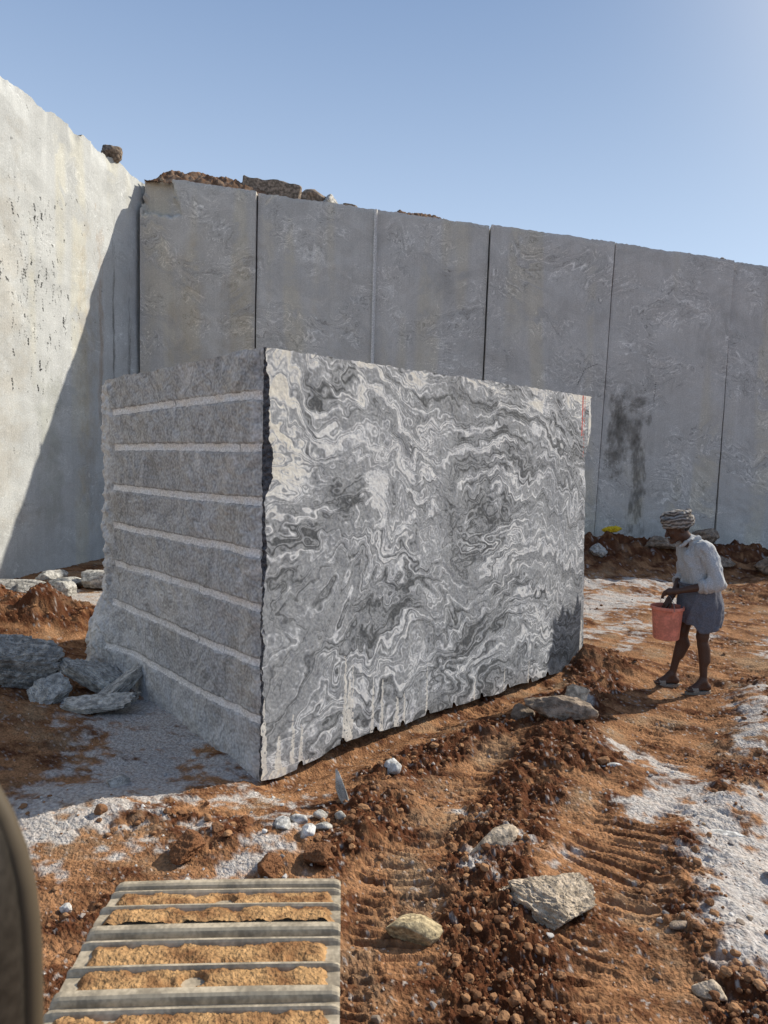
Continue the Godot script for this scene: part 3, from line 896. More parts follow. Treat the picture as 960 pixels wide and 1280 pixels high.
func scatter() -> void:
	var r := RandomNumberGenerator.new()
	r.seed = 991
	for kind in 4:
		var copies: Array[Transform3D] = []
		var cols: Array[Color] = []
		var tries := 0
		var want: int = [3000, 2200, 450, 700][kind]
		while copies.size() < want and tries < want * 14:
			tries += 1
			var d := 2.0 + 9.5 * pow(r.randf(), 1.8)
			var x := r.randf_range(-0.72, 0.78) * d
			var g := ground_at(x, -d)
			var keep: float = g.y * g.y * 1.2 if kind < 2 else 0.25 + 0.5 * g.y
			if kind == 2:
				keep = 0.08
				for q in powder: keep = maxf(keep, exp(-pow(along(q[0], Vector2(x, -d)).x / float(q[1]) / 1.3, 2.0)))
			if r.randf() > keep: continue
			var to_block := Vector3(x, 0, -d) - BC
			if to_block.dot(bA) > -0.02 and to_block.dot(bA) < LA and to_block.dot(bB) > -0.02 and to_block.dot(bB) < LB: continue
			if x > -0.8 and x < 0.0 and d < 2.4: continue
			var sz := 0.0035 + 0.019 * pow(r.randf(), 5.0) * (1.0 if kind < 2 else 0.7)
			if kind < 2 and r.randf() < 0.02: sz *= 1.8
			var bs := Basis.from_euler(Vector3(r.randf() * TAU, r.randf() * TAU, r.randf() * TAU)).scaled(Vector3(1, r.randf_range(0.6, 0.9), 1) * sz)
			copies.append(Transform3D(bs, Vector3(x, g.x + sz * 0.35, -d)))
			if kind < 2:
				var c := Color(0.34, 0.19, 0.098).lerp(Color(0.15, 0.075, 0.04), r.randf())
				cols.append(c)
			elif kind == 2:
				cols.append(Color(0.6, 0.58, 0.55) * r.randf_range(0.6, 1.05))
			else:
				cols.append(Color(0.4, 0.3, 0.21).lerp(Color(0.36, 0.34, 0.33), r.randf()) * r.randf_range(0.6, 1.1))
		var mm := MultiMesh.new()
		mm.transform_format = MultiMesh.TRANSFORM_3D
		mm.use_colors = true
		mm.mesh = rock_mesh(200 + kind, Vector3.ONE, 2, 10, 0.16 if kind < 2 else 0.05, true)
		mm.instance_count = copies.size()
		for i in copies.size():
			mm.set_instance_transform(i, copies[i])
			mm.set_instance_color(i, cols[i])
		var o := MultiMeshInstance3D.new()
		o.name = ["soil_crumbs", "soil_crumbs", "stone_chips", "pebbles"][kind]
		o.multimesh = mm
		o.material_override = M.crumb
		add_child(o, true)
		tag(o, ["brown soil crumbs strewn over the track prints", "brown soil crumbs strewn along the loose ridges", "white stone chips strewn on the powder patches", "grey and tan pebbles strewn over the soil"][kind], ["soil", "soil", "stone chips", "pebbles"][kind], "", "stuff")

# ------------------------------------------------------------------ machine

func shoe_mesh() -> ArrayMesh:
	var prof := [[-0.105, -0.004], [-0.099, 0.004], [-0.096, 0.017], [-0.091, 0.023], [-0.082, 0.024], [-0.074, 0.023], [-0.069, 0.018], [-0.064, 0.003],
		[-0.054, 0.002], [-0.047, 0.004], [-0.045, 0.014], [-0.042, 0.019], [-0.036, 0.019], [-0.033, 0.014], [-0.029, 0.003],
		[0.0, 0.0], [0.036, 0.001], [0.041, 0.014], [0.044, 0.02], [0.05, 0.02], [0.053, 0.014], [0.056, 0.002], [0.095, 0.0], [0.108, -0.01], [0.104, -0.022], [-0.1, -0.022]]
	var xs := [-0.295, -0.290, -0.278, -0.12, 0.12, 0.278, 0.290, 0.295]
	var v := PackedVector3Array()
	for x: float in xs:
		var e := 1.0 if absf(x) < 0.27 else (0.9 if absf(x) < 0.28 else (0.72 if absf(x) < 0.292 else 0.5))
		for p in prof:
			v.append(Vector3(x, p[1] * (e if p[1] > 0.0 else 1.0), p[0]))
	var n := prof.size()
	var idx := PackedInt32Array()
	for i in xs.size() - 1:
		for k in n:
			var a := i * n + k
			var b := i * n + (k + 1) % n
			idx.append_array(PackedInt32Array([a, b, a + n, b, b + n, a + n]))
	var poly := PackedVector2Array()
	for p in prof: poly.append(Vector2(p[0], p[1]))
	var tr := Geometry2D.triangulate_polygon(poly)
	for q in tr: idx.append(q)
	for q in tr: idx.append(q + n * (xs.size() - 1))
	return flat_mesh(v, idx)

func packed_soil(z0: float, z1: float, sd: int, fill: float, hole := Vector3.ZERO) -> ArrayMesh:
	var nu := 120
	var nv := 14
	var v := PackedVector3Array()
	var c := PackedColorArray()
	for j in nv:
		for i in nu:
			var s := float(i) / (nu - 1)
			var t := float(j) / (nv - 1)
			var end: float = 0.276 + 0.014 * nz.c14.get_noise_2d(sd * 5.0, t * 0.3 + (9.0 if s > 0.5 else 0.0))
			var x := lerpf(-end, end, s)
			var z := lerpf(z0, z1, t)
			var e := sst(0.0, 0.035, s) * sst(1.0, 0.965, s)
			var y: float = -0.003 + e * (fill * (0.8 + 0.2 * sin(t * PI)) + 0.005 * nz.c14.get_noise_2d(x * 1.4 + sd, z * 1.4) - 0.006 * absf(nz.c40.get_noise_2d(x * 1.2, z * 1.2 + sd)))
			y -= 0.007 * sst(0.2, 0.6, nz.c5.get_noise_2d(x * 2.0 + sd * 3.0, z * 2.0)) * e
			if hole.z > 0.0:
				var hd := Vector2((x - hole.x) / hole.z, (z - hole.y) / minf(hole.z * 0.75, 0.024)).length()
				y -= 0.026 * sst(1.0, 0.7, hd)
			v.append(Vector3(x, maxf(y, -0.004), z))
			var cn: float = nz.c14.get_noise_2d(x * 0.7 + sd * 2.0, z * 0.7)
			c.append(Color(0.56, 0.34, 0.16).lerp(Color(0.26, 0.13, 0.06), clampf(0.35 + 1.1 * cn, 0.0, 1.0)))
	return mk(v, grid_idx(nu, nv, true), PackedVector3Array(), PackedVector2Array(), c)

func build_machine() -> void:
	var ex := base("excavator", Vector3(0, 0, 0))
	tag(ex, "tracked digging machine, its soil-packed steel track low in front", "excavator")
	var track := Node3D.new()
	track.name = "track"
	track.position = Vector3(-0.298, 0, 0)
	track.scale = Vector3(1.045, 1, 1)
	track.rotation.y = deg_to_rad(3.4)
	ex.add_child(track)
	var shoe := shoe_mesh()
	var soils := []
	for i in 5:
		soils.append([packed_soil(-0.034, 0.044, i, 0.0185 + 0.001 * (i % 3), [Vector3.ZERO, Vector3(0.0, 0.008, 0.035), Vector3.ZERO, Vector3(-0.03, 0.006, 0.065), Vector3.ZERO][i]),
			packed_soil(0.051, 0.118, i + 10, 0.0185 + 0.001 * ((i + 1) % 3), [Vector3(-0.02, 0.085, 0.032), Vector3.ZERO, Vector3.ZERO, Vector3.ZERO, Vector3.ZERO][i])])
	var pitch := 0.212
	var ry := 0.4
	var cy := 0.43
	var z_front := -1.70
	var z_rear := 1.68
	# the run of shoes: along the top, round the front, along the ground, round the rear
	var top_len := z_rear - z_front
	var arc := PI * ry
	var total := 2.0 * (top_len + arc)
	var count := int(round(total / pitch))
	pitch = total / count
	for i in count:
		var s := fposmod((i + 0.34) * pitch, total)
		var pos: Vector3
		var rx := 0.0
		if s < top_len:
			pos = Vector3(0, cy + ry, z_rear - s)
		elif s < top_len + arc:
			var a := (s - top_len) / ry
			pos = Vector3(0, cy + ry * cos(a), z_front - ry * sin(a))
			rx = -a
		elif s < 2.0 * top_len + arc:
			pos = Vector3(0, cy - ry, z_front + (s - top_len - arc))
			rx = PI
		else:
			var a2 := (s - 2.0 * top_len - arc) / ry
			pos = Vector3(0, cy - ry * cos(a2), z_rear + ry * sin(a2))
			rx = PI - a2
		var o := put("track_shoe", shoe, M.steel, track, pos)
		o.rotation.x = rx
		if s < top_len + arc * 0.4:
			for q in 2:
				var so := put("packed_soil", soils[i % 5][q], M.soil, track, pos)
				so.rotation.x = rx
				if i % 2 == 1:
					so.scale.x = 0.985
	for z in [z_front, z_rear]:
		var wv := PackedVector3Array()
		var ring := [[0.0, -0.12], [0.3, -0.12], [0.33, -0.06], [0.36, -0.06], [0.36, 0.06], [0.33, 0.06], [0.3, 0.12], [0.0, 0.12]]
		for k in 33:
			for q in ring: wv.append(Vector3(q[1], q[0] * cos(TAU * k / 32.0), q[0] * sin(TAU * k / 32.0)))
		put("idler_wheel", mk(wv, grid_idx(8, 33)), M.steel, track, Vector3(0, cy, z))
	put("track_frame", box_mesh(Vector3(-0.14, cy - 0.2, z_front + 0.38), Vector3(0.14, cy + 0.2, z_rear - 0.38)), M.steel, track)
	# curved post of the cab beside the seat, right at the lens
	var pts := []
	var rad := []
	for i in 40:
		var t := i / 39.0
		var y := lerpf(1.25, 2.12, t)
		var bend := sst(1.62, 2.1, y)
		pts.append(Vector3(-0.262 - 0.42 * bend * bend, y, -0.42 - 0.02 * bend))
		rad.append(0.036)
	var post := put("cab_post", tube_mesh(pts, rad, 20), M.post, ex)
	tag(post, "curved cab post close to the eye")
	var pts2 := []
	for p: Vector3 in pts: pts2.append(p + Vector3(0.035, 0, -0.012))
	var rad2 := []
	for i in 40: rad2.append(0.008)
	put("rubber_seal", tube_mesh(pts2, rad2, 10), M.rubber, ex)

# ------------------------------------------------------------------ worker

class Field:
	var o: Vector3
	var c: float
	var n: Vector3i
	var d := PackedFloat32Array()
	func _init(lo: Vector3, hi: Vector3, cell: float) -> void:
		o = lo; c = cell
		n = Vector3i(int((hi.x - lo.x) / cell) + 2, int((hi.y - lo.y) / cell) + 2, int((hi.z - lo.z) / cell) + 2)
		d.resize(n.x * n.y * n.z)
		d.fill(1.0)
	func cap(a: Vector3, b: Vector3, ra: float, rb: float, k := 0.02, squash := Vector3.ONE) -> void:
		var m := maxf(ra, rb) * maxf(maxf(squash.x, squash.y), squash.z) + k + c * 2.0
		var lo := (a.min(b) - Vector3.ONE * m - o) / c
		var hi := (a.max(b) + Vector3.ONE * m - o) / c
		var ab := (b - a) / squash
		var l2 := maxf(ab.length_squared(), 1e-9)
		for z in range(maxi(0, int(lo.z)), mini(n.z, int(hi.z) + 1)):
			for y in range(maxi(0, int(lo.y)), mini(n.y, int(hi.y) + 1)):
				var row := (z * n.y + y) * n.x
				for x in range(maxi(0, int(lo.x)), mini(n.x, int(hi.x) + 1)):
					var p := (o + Vector3(x, y, z) * c - a) / squash
					var t := clampf(p.dot(ab) / l2, 0.0, 1.0)
					var s := (p - ab * t).length() - lerpf(ra, rb, t)
					var e := d[row + x]
					var h := maxf(k - absf(e - s), 0.0) / k
					d[row + x] = minf(e, s) - h * h * k * 0.25
	func ball(p: Vector3, r: Vector3, k := 0.02) -> void:
		var m := maxf(maxf(r.x, r.y), r.z)
		cap(p, p + Vector3(1e-5, 0, 0), m, m, k, r / m)
	func carve(p: Vector3, r: Vector3, k := 0.01) -> void:
		var m := maxf(maxf(r.x, r.y), r.z) + k + c * 2.0
		var lo := (p - Vector3.ONE * m - o) / c
		var hi := (p + Vector3.ONE * m - o) / c
		var rm := maxf(maxf(r.x, r.y), r.z)
		for z in range(maxi(0, int(lo.z)), mini(n.z, int(hi.z) + 1)):
			for y in range(maxi(0, int(lo.y)), mini(n.y, int(hi.y) + 1)):
				var row := (z * n.y + y) * n.x
				for x in range(maxi(0, int(lo.x)), mini(n.x, int(hi.x) + 1)):
					var s := -(((o + Vector3(x, y, z) * c - p) / r).length() - 1.0) * rm
					var e := d[row + x]
					var h := maxf(k - absf(e - s), 0.0) / k
					d[row + x] = maxf(e, s) + h * h * k * 0.25
	func ripple(noise: FastNoiseLite, amp: float, sc: Vector3) -> void:
		for z in n.z:
			for y in n.y:
				var row := (z * n.y + y) * n.x
				for x in n.x:
					if absf(d[row + x]) < 0.05:
						d[row + x] += amp * noise.get_noise_3d(x * c * sc.x, y * c * sc.y, z * c * sc.z)
	func keep_above(y0: float, slope := 0.0) -> void:
		for z in n.z:
			for y in n.y:
				var row := (z * n.y + y) * n.x
				for x in n.x:
					d[row + x] = maxf(d[row + x], y0 + slope * (o.x + x * c) - (o.y + y * c))
	func add_to(v: PackedVector3Array, nn: PackedVector3Array, idx: PackedInt32Array, xf := Transform3D.IDENTITY) -> void:
		var at := PackedInt32Array()
		at.resize(d.size())
		at.fill(-1)
		var sy := n.x
		var sz := n.x * n.y
		for z in n.z - 1:
			for y in n.y - 1:
				var row := (z * n.y + y) * n.x
				for x in n.x - 1:
					var q := row + x
					if absf(d[q]) > c * 3.0: continue
					var e := [d[q], d[q + 1], d[q + sy], d[q + sy + 1], d[q + sz], d[q + sz + 1], d[q + sz + sy], d[q + sz + sy + 1]]
					var neg := 0
					for w in 8:
						if e[w] < 0.0: neg += 1
					if neg == 0 or neg == 8: continue
					var sum := Vector3.ZERO
					var cnt := 0
					for w in 8:
						for ax in 3:
							var w2: int = w | (1 << ax)
							if w2 == w: continue
							var e0: float = e[w]
							var e1: float = e[w2]
							if (e0 < 0.0) == (e1 < 0.0): continue
							var t := e0 / (e0 - e1)
							var p := Vector3(w & 1, (w >> 1) & 1, (w >> 2) & 1)
							p[ax] += t
							sum += p
							cnt += 1
					var gr := Vector3(e[1] + e[3] + e[5] + e[7] - e[0] - e[2] - e[4] - e[6], e[2] + e[3] + e[6] + e[7] - e[0] - e[1] - e[4] - e[5], e[4] + e[5] + e[6] + e[7] - e[0] - e[1] - e[2] - e[3])
					at[q] = v.size()
					v.append(xf * (o + (Vector3(x, y, z) + sum / cnt) * c))
					nn.append((xf.basis * gr).normalized())
		for z in range(1, n.z - 1):
			for y in range(1, n.y - 1):
				var row := (z * n.y + y) * n.x
				for x in range(1, n.x - 1):
					var q := row + x
					var e0 := d[q]
					if absf(e0) > c * 3.0: continue
					for ax in 3:
						var st: int = [1, sy, sz][ax]
						var e1 := d[q + st]
						if (e0 < 0.0) == (e1 < 0.0): continue
						var s1: int = [sy, sz, 1][ax]
						var s2: int = [sz, 1, sy][ax]
						var a := at[q - s1 - s2]
						var b := at[q - s2]
						var f := at[q]
						var g := at[q - s1]
						if a < 0 or b < 0 or f < 0 or g < 0: continue
						if e0 < 0.0: idx.append_array(PackedInt32Array([a, f, b, a, g, f]))
						else: idx.append_array(PackedInt32Array([a, b, f, a, f, g]))

func finger(f: Field, p: Vector3, dirs: Array, lens: Array, r: float) -> void:
	var a := p
	for i in dirs.size():
		var b: Vector3 = a + dirs[i].normalized() * lens[i]
		f.cap(a, b, r * (1.0 - 0.08 * i), r * (0.92 - 0.08 * i), 0.004)
		a = b

func build_worker() -> void:
	var ox := 2.80
	var oz := -6.22
	var floor_y := maxf(gh(2.66, -6.33), gh(2.9, -6.12))
	var w := base("person", Vector3(ox, floor_y, oz))
	w.rotation.z = 0.045
	tag(w, "worker in pale grey shirt, grey wrapped waist cloth and striped turban", "person")
	# joints; he faces -x, his left side is towards +z
	var head := Vector3(-0.068, 1.497, 0.0)
	var sh_l := Vector3(0.125, 1.315, 0.165)
	var sh_r := Vector3(0.07, 1.315, -0.165)
	var el_l := Vector3(0.19, 1.02, 0.235)
	var wr_l := Vector3(-0.09, 0.945, 0.13)
	var el_r := Vector3(0.08, 1.02, -0.22)
	var wr_r := Vector3(-0.09, 0.87, -0.05)
	var v := PackedVector3Array()
	var nn := PackedVector3Array()
	var idx := PackedInt32Array()
	var f := Field.new(Vector3(-0.36, -0.01, -0.34), Vector3(0.42, 1.5, 0.34), 0.0105)
	# trunk under the clothes, neck
	f.cap(Vector3(0.13, 0.92, 0), Vector3(0.13, 1.1, 0), 0.115, 0.115, 0.03, Vector3(0.9, 1, 1.15))
	f.cap(Vector3(0.13, 1.1, 0), Vector3(0.1, 1.28, 0), 0.115, 0.105, 0.03, Vector3(0.9, 1, 1.3))
	f.cap(Vector3(0.1, 1.3, 0), Vector3(-0.03, 1.45, 0), 0.06, 0.052, 0.03)
	# legs
	var hips := [Vector3(0.15, 0.88, 0.09), Vector3(0.11, 0.88, -0.09)]
	var knees := [Vector3(0.13, 0.49, 0.085), Vector3(0.03, 0.5, -0.1)]
	var ankles := [Vector3(0.135, 0.10, 0.095), Vector3(-0.06, 0.10, -0.125)]
	for i in 2:
		var kn: Vector3 = knees[i]
		var an: Vector3 = ankles[i]
		f.cap(hips[i], kn + Vector3(0, 0.03, 0), 0.082, 0.053, 0.02)
		f.cap(kn + Vector3(-0.008, 0.02, 0), kn + Vector3(0, -0.05, 0), 0.05, 0.046, 0.02)
		f.cap(kn + Vector3(0.018, -0.1, 0), kn.lerp(an, 0.5) + Vector3(0.02, 0, 0), 0.046, 0.044, 0.03)
		f.cap(kn.lerp(an, 0.15), an, 0.043, 0.03, 0.025)
		# foot: heel, arch, ball, toes
		var fwd := Vector3(-1, 0, 0.12 if i == 0 else -0.05).normalized()
		var ft := Vector3(an.x, 0.05, an.z)
		f.cap(an, ft - fwd * 0.035 + Vector3(0, -0.002, 0), 0.031, 0.03, 0.02)
		f.cap(ft - fwd * 0.03, ft + fwd * 0.11 + Vector3(0, -0.012, 0), 0.03, 0.026, 0.03, Vector3(1, 0.9, 1.1))
		f.cap(an + fwd * 0.02, ft + fwd * 0.11 + Vector3(0, -0.01, 0), 0.03, 0.024, 0.03)
		for t in 5:
			var lat := (t - 2.0) * 0.017 * (1.0 if i == 0 else -1.0)
			var side := Vector3(-fwd.z, 0, fwd.x)
			var s0 := ft + fwd * 0.11 + side * lat + Vector3(0, -0.018, 0)
			f.cap(s0, s0 + fwd * (0.055 - 0.005 * absf(t - 1.0)), 0.0115, 0.0105, 0.006)
	# arms
	f.cap(sh_l, el_l, 0.05, 0.042, 0.03)
	f.cap(el_l, el_l.lerp(wr_l, 0.35), 0.043, 0.042, 0.02)
	f.cap(el_l.lerp(wr_l, 0.3), wr_l, 0.042, 0.026, 0.02)
	f.cap(sh_r, el_r, 0.05, 0.042, 0.03)
	f.cap(el_r, el_r.lerp(wr_r, 0.35), 0.043, 0.041, 0.02)
	f.cap(el_r.lerp(wr_r, 0.3), wr_r, 0.041, 0.026, 0.02)
	f.add_to(v, nn, idx)
	# near hand: a fist round the bucket's bail
	var grip := Vector3(-0.187, 0.905, 0.075)
	var hf := Field.new(Vector3(-0.29, 0.83, -0.01), Vector3(-0.05, 1.0, 0.19), 0.0035)
	hf.cap(wr_l, Vector3(-0.13, 0.936, 0.112), 0.027, 0.027, 0.02, Vector3(1, 1, 0.8))
	hf.cap(Vector3(-0.13, 0.94, 0.115), Vector3(-0.19, 0.932, 0.1), 0.025, 0.026, 0.015, Vector3(1, 1.15, 0.8))
	for t in 4:
		var root := Vector3(-0.195 - 0.004 * t, 0.946 - 0.014 * t, 0.105 - 0.004 * t)
		finger(hf, root, [Vector3(-0.9, -0.35, -0.25), Vector3(-0.1, -0.8, -0.6), Vector3(0.8, -0.3, -0.4)], [0.036 - 0.003 * absf(t - 1.0), 0.026, 0.02], 0.0095 - 0.0006 * t)
	finger(hf, Vector3(-0.145, 0.95, 0.09), [Vector3(-0.6, 0.0, -0.8), Vector3(-0.8, -0.5, -0.2)], [0.036, 0.03], 0.011)
	hf.add_to(v, nn, idx)
	# far hand: relaxed, reaching down into the bucket
	var rf := Field.new(Vector3(-0.26, 0.68, -0.14), Vector3(-0.05, 0.91, 0.06), 0.0035)
	rf.cap(wr_r, Vector3(-0.125, 0.83, -0.035), 0.027, 0.027, 0.02)
	rf.cap(Vector3(-0.125, 0.835, -0.035), Vector3(-0.16, 0.785, -0.025), 0.027, 0.029, 0.015, Vector3(0.8, 1, 1.25))
	for t in 4:
		var root2 := Vector3(-0.168, 0.775 + 0.003 * absf(t - 1.5), -0.055 + 0.02 * t)
		finger(rf, root2, [Vector3(-0.5, -0.85, 0.02 * (t - 1.5)), Vector3(-0.2, -0.95, 0), Vector3(0.15, -0.95, 0)], [0.036 - 0.004 * absf(t - 1.5), 0.026, 0.019], 0.0092)
	finger(rf, Vector3(-0.125, 0.81, 0.0), [Vector3(-0.4, -0.6, 0.7), Vector3(-0.5, -0.8, 0.2)], [0.036, 0.028], 0.0105)
	rf.add_to(v, nn, idx)
	# head, built upright looking to -x and then bowed
	var bow := Transform3D(Basis(Vector3(0, 0, 1), 0.3) * Basis(Vector3(0, 1, 0), -0.08), head)
	var qf := Field.new(Vector3(-0.15, -0.16, -0.11), Vector3(0.14, 0.15, 0.11), 0.0042)
	qf.ball(Vector3(0.015, 0.035, 0), Vector3(0.098, 0.092, 0.076), 0.02)
	qf.ball(Vector3(-0.035, -0.02, 0), Vector3(0.062, 0.085, 0.062), 0.03)
	qf.cap(Vector3(0.0, -0.07, 0.042), Vector3(-0.07, -0.103, 0.012), 0.024, 0.02, 0.025)
	qf.cap(Vector3(0.0, -0.07, -0.042), Vector3(-0.07, -0.103, -0.012), 0.024, 0.02, 0.025)
	qf.ball(Vector3(-0.085, -0.108, 0), Vector3(0.02, 0.018, 0.022), 0.015)
	qf.cap(Vector3(-0.092, 0.005, 0), Vector3(-0.118, -0.04, 0), 0.009, 0.013, 0.012)
	qf.ball(Vector3(-0.104, -0.044, 0.014), Vector3(0.012, 0.009, 0.009), 0.008)
	qf.ball(Vector3(-0.104, -0.044, -0.014), Vector3(0.012, 0.009, 0.009), 0.008)
	qf.cap(Vector3(-0.088, 0.016, 0.012), Vector3(-0.075, 0.018, 0.045), 0.012, 0.01, 0.012)
	qf.cap(Vector3(-0.088, 0.016, -0.012), Vector3(-0.075, 0.018, -0.045), 0.012, 0.01, 0.012)
	for s in [-1.0, 1.0]:
		qf.carve(Vector3(-0.097, -0.003, 0.03 * s), Vector3(0.018, 0.012, 0.017), 0.012)
		qf.ball(Vector3(-0.08, -0.004, 0.03 * s), Vector3(0.013, 0.0115, 0.0125), 0.003)
		qf.ball(Vector3(0.015, -0.015, 0.076 * s), Vector3(0.018, 0.032, 0.009), 0.006)
		qf.carve(Vector3(0.008, -0.012, 0.086 * s), Vector3(0.009, 0.018, 0.006), 0.004)
		qf.ball(Vector3(-0.062, -0.03, 0.04 * s), Vector3(0.022, 0.018, 0.016), 0.02)
	qf.cap(Vector3(-0.1, -0.07, 0.018), Vector3(-0.1, -0.07, -0.018), 0.0075, 0.0075, 0.006)
	qf.cap(Vector3(-0.096, -0.082, 0.015), Vector3(-0.096, -0.082, -0.015), 0.0085, 0.0085, 0.006)
	qf.carve(Vector3(-0.112, -0.0755, 0), Vector3(0.012, 0.0022, 0.022), 0.003)
	qf.cap(Vector3(0.02, -0.05, 0), Vector3(0.055, -0.15, 0), 0.055, 0.052, 0.03)
	qf.add_to(v, nn, idx, bow)
	put("body", mk(v, idx, nn), M.skin, w)
	# dark hair at the nape and temples, mostly under the turban
	var hv := PackedVector3Array(); var hn := PackedVector3Array(); var hi := PackedInt32Array()
	var hr := Field.new(Vector3(-0.12, -0.1, -0.11), Vector3(0.15, 0.15, 0.11), 0.006)
	hr.ball(Vector3(0.03, 0.03, 0), Vector3(0.094, 0.094, 0.08), 0.01)
	hr.carve(Vector3(-0.09, -0.04, 0), Vector3(0.095, 0.11, 0.11), 0.01)
	hr.ripple(nz.cloth, 0.006, Vector3(30, 30, 30))
	hr.add_to(hv, hn, hi, bow)
	put("hair", mk(hv, hi, hn), M.hair, w)
	for s in [-1.0, 1.0]:
		var ev := rock_mesh(5, Vector3(0.004, 0.0035, 0.0055), 2, 0, 0.0)
		put("eye", ev, M.eye, w, bow * Vector3(-0.0925, -0.0045, 0.031 * s))
	# turban: cloth wound round the head in thick turns
	var tv := PackedVector3Array(); var tn := PackedVector3Array(); var ti := PackedInt32Array()
	var tf := Field.new(Vector3(-0.17, -0.02, -0.15), Vector3(0.17, 0.19, 0.15), 0.006)
	tf.ball(Vector3(0.01, 0.075, 0), Vector3(0.118, 0.08, 0.1), 0.01)
	for turn in 6:
		var y0: float = [0.035, 0.058, 0.082, 0.1, 0.118, 0.05][turn]
		var rx: float = [0.118, 0.126, 0.124, 0.112, 0.09, 0.122][turn]
		var tl: float = [0.12, -0.2, 0.28, -0.22, 0.2, -0.34][turn]
		for k in 20:
			var a0 := TAU * k / 20.0
			var a1 := TAU * (k + 1) / 20.0
			tf.cap(Vector3(0.01 + rx * cos(a0), y0 + tl * rx * cos(a0 + turn), rx * 0.84 * sin(a0)), Vector3(0.01 + rx * cos(a1), y0 + tl * rx * cos(a1 + turn), rx * 0.84 * sin(a1)), 0.0175, 0.0175, 0.012)
	tf.ripple(nz.cloth, 0.006, Vector3(14, 40, 14))
	tf.add_to(tv, tn, ti, Transform3D(bow.basis * Basis(Vector3(0, 0, 1), -0.12), head + Vector3(0.0, 0.01, 0)))
	var tc := PackedColorArray()
	var inv := Transform3D(bow.basis * Basis(Vector3(0, 0, 1), -0.12), head).affine_inverse()
	for p in tv:
		var l := inv * p
		var band := sin((l.y + 0.1 * l.x * sin(l.z * 9.0)) * 210.0 + 5.0 * nz.cloth.get_noise_3d(l.x * 9.0, l.y * 9.0, l.z * 9.0))
		tc.append(Color(0.3, 0.27, 0.235).lerp(Color(0.115, 0.1, 0.088), sst(0.1, 0.7, band)).lerp(Color(0.5, 0.47, 0.43), sst(-0.6, -0.95, band)))
	put("turban", mk(tv, ti, tn, PackedVector2Array(), tc), M.turban, w)
	# shirt with sleeves rolled to the forearm
	var sv := PackedVector3Array(); var sn := PackedVector3Array(); var si := PackedInt32Array()
	var sf := Field.new(Vector3(-0.2, 0.86, -0.36), Vector3(0.42, 1.5, 0.36), 0.0095)
	sf.cap(Vector3(0.125, 0.9, 0), Vector3(0.125, 1.12, 0), 0.136, 0.138, 0.03, Vector3(1.02, 1, 1.16))
	sf.cap(Vector3(0.125, 1.1, 0), Vector3(0.09, 1.24, 0), 0.136, 0.122, 0.04, Vector3(1.02, 1, 1.3))
	sf.cap(Vector3(0.14, 1.2, 0), Vector3(0.15, 1.27, 0), 0.105, 0.085, 0.05, Vector3(1, 1, 1.3))
	sf.cap(sh_l + Vector3(-0.01, 0.0, -0.05), sh_r + Vector3(0.01, 0.0, 0.05), 0.068, 0.068, 0.05)
	sf.cap(sh_l, el_l, 0.068, 0.062, 0.03)
	sf.cap(el_l, el_l.lerp(wr_l, 0.36), 0.066, 0.062, 0.02)
	sf.cap(sh_r, el_r, 0.068, 0.062, 0.03)
	sf.cap(el_r, el_r.lerp(wr_r, 0.3), 0.066, 0.06, 0.02)
	sf.cap(Vector3(0.09, 1.33, 0), Vector3(0.035, 1.385, 0), 0.07, 0.063, 0.02, Vector3(1, 0.8, 1.1))
	sf.carve(Vector3(-0.02, 1.45, 0), Vector3(0.06, 0.062, 0.062), 0.008)
	for q in [[Vector3(0.02, 1.395, 0.075), Vector3(-0.055, 1.335, 0.045)], [Vector3(0.02, 1.395, -0.075), Vector3(-0.055, 1.335, -0.045)], [Vector3(0.02, 1.395, 0.075), Vector3(0.1, 1.405, 0.05)]]:
		sf.cap(q[0], q[1], 0.016, 0.016, 0.008)
	sf.ripple(nz.cloth, 0.02, Vector3(6, 3.5, 6))
	sf.ripple(nz.cloth2, 0.014, Vector3(13, 6, 13))
	sf.keep_above(0.925, 0.0)
	sf.add_to(sv, sn, si)
	var shirt := put("shirt", mk(sv, si, sn), M.shirt, w)
	put("pocket", pocket_mesh(sf, Vector3(0.0, 1.2, 0.12)), M.shirt, shirt)
	# cuffs rolled thick
	for q in [[el_l, wr_l, 0.36], [el_r, wr_r, 0.3]]:
		var cp: Vector3 = q[0].lerp(q[1], q[2])
		var ax: Vector3 = (q[1] - q[0]).normalized()
		var side: Vector3 = ax.cross(Vector3.UP).normalized()
		var up2: Vector3 = side.cross(ax)
		var ring := []
		var rr := []
		for k in 25:
			ring.append(cp + ax * 0.004 * sin(k * 2.0) + (side * cos(TAU * k / 24.0) + up2 * sin(TAU * k / 24.0)) * 0.058)
			rr.append(0.015)
		put("sleeve_cuff", tube_mesh(ring, rr, 8, false), M.shirt, shirt)
	# wrapped waist cloth folded up to the knee
	var lv := PackedVector3Array()
	var rows := 44
	var cols := 96
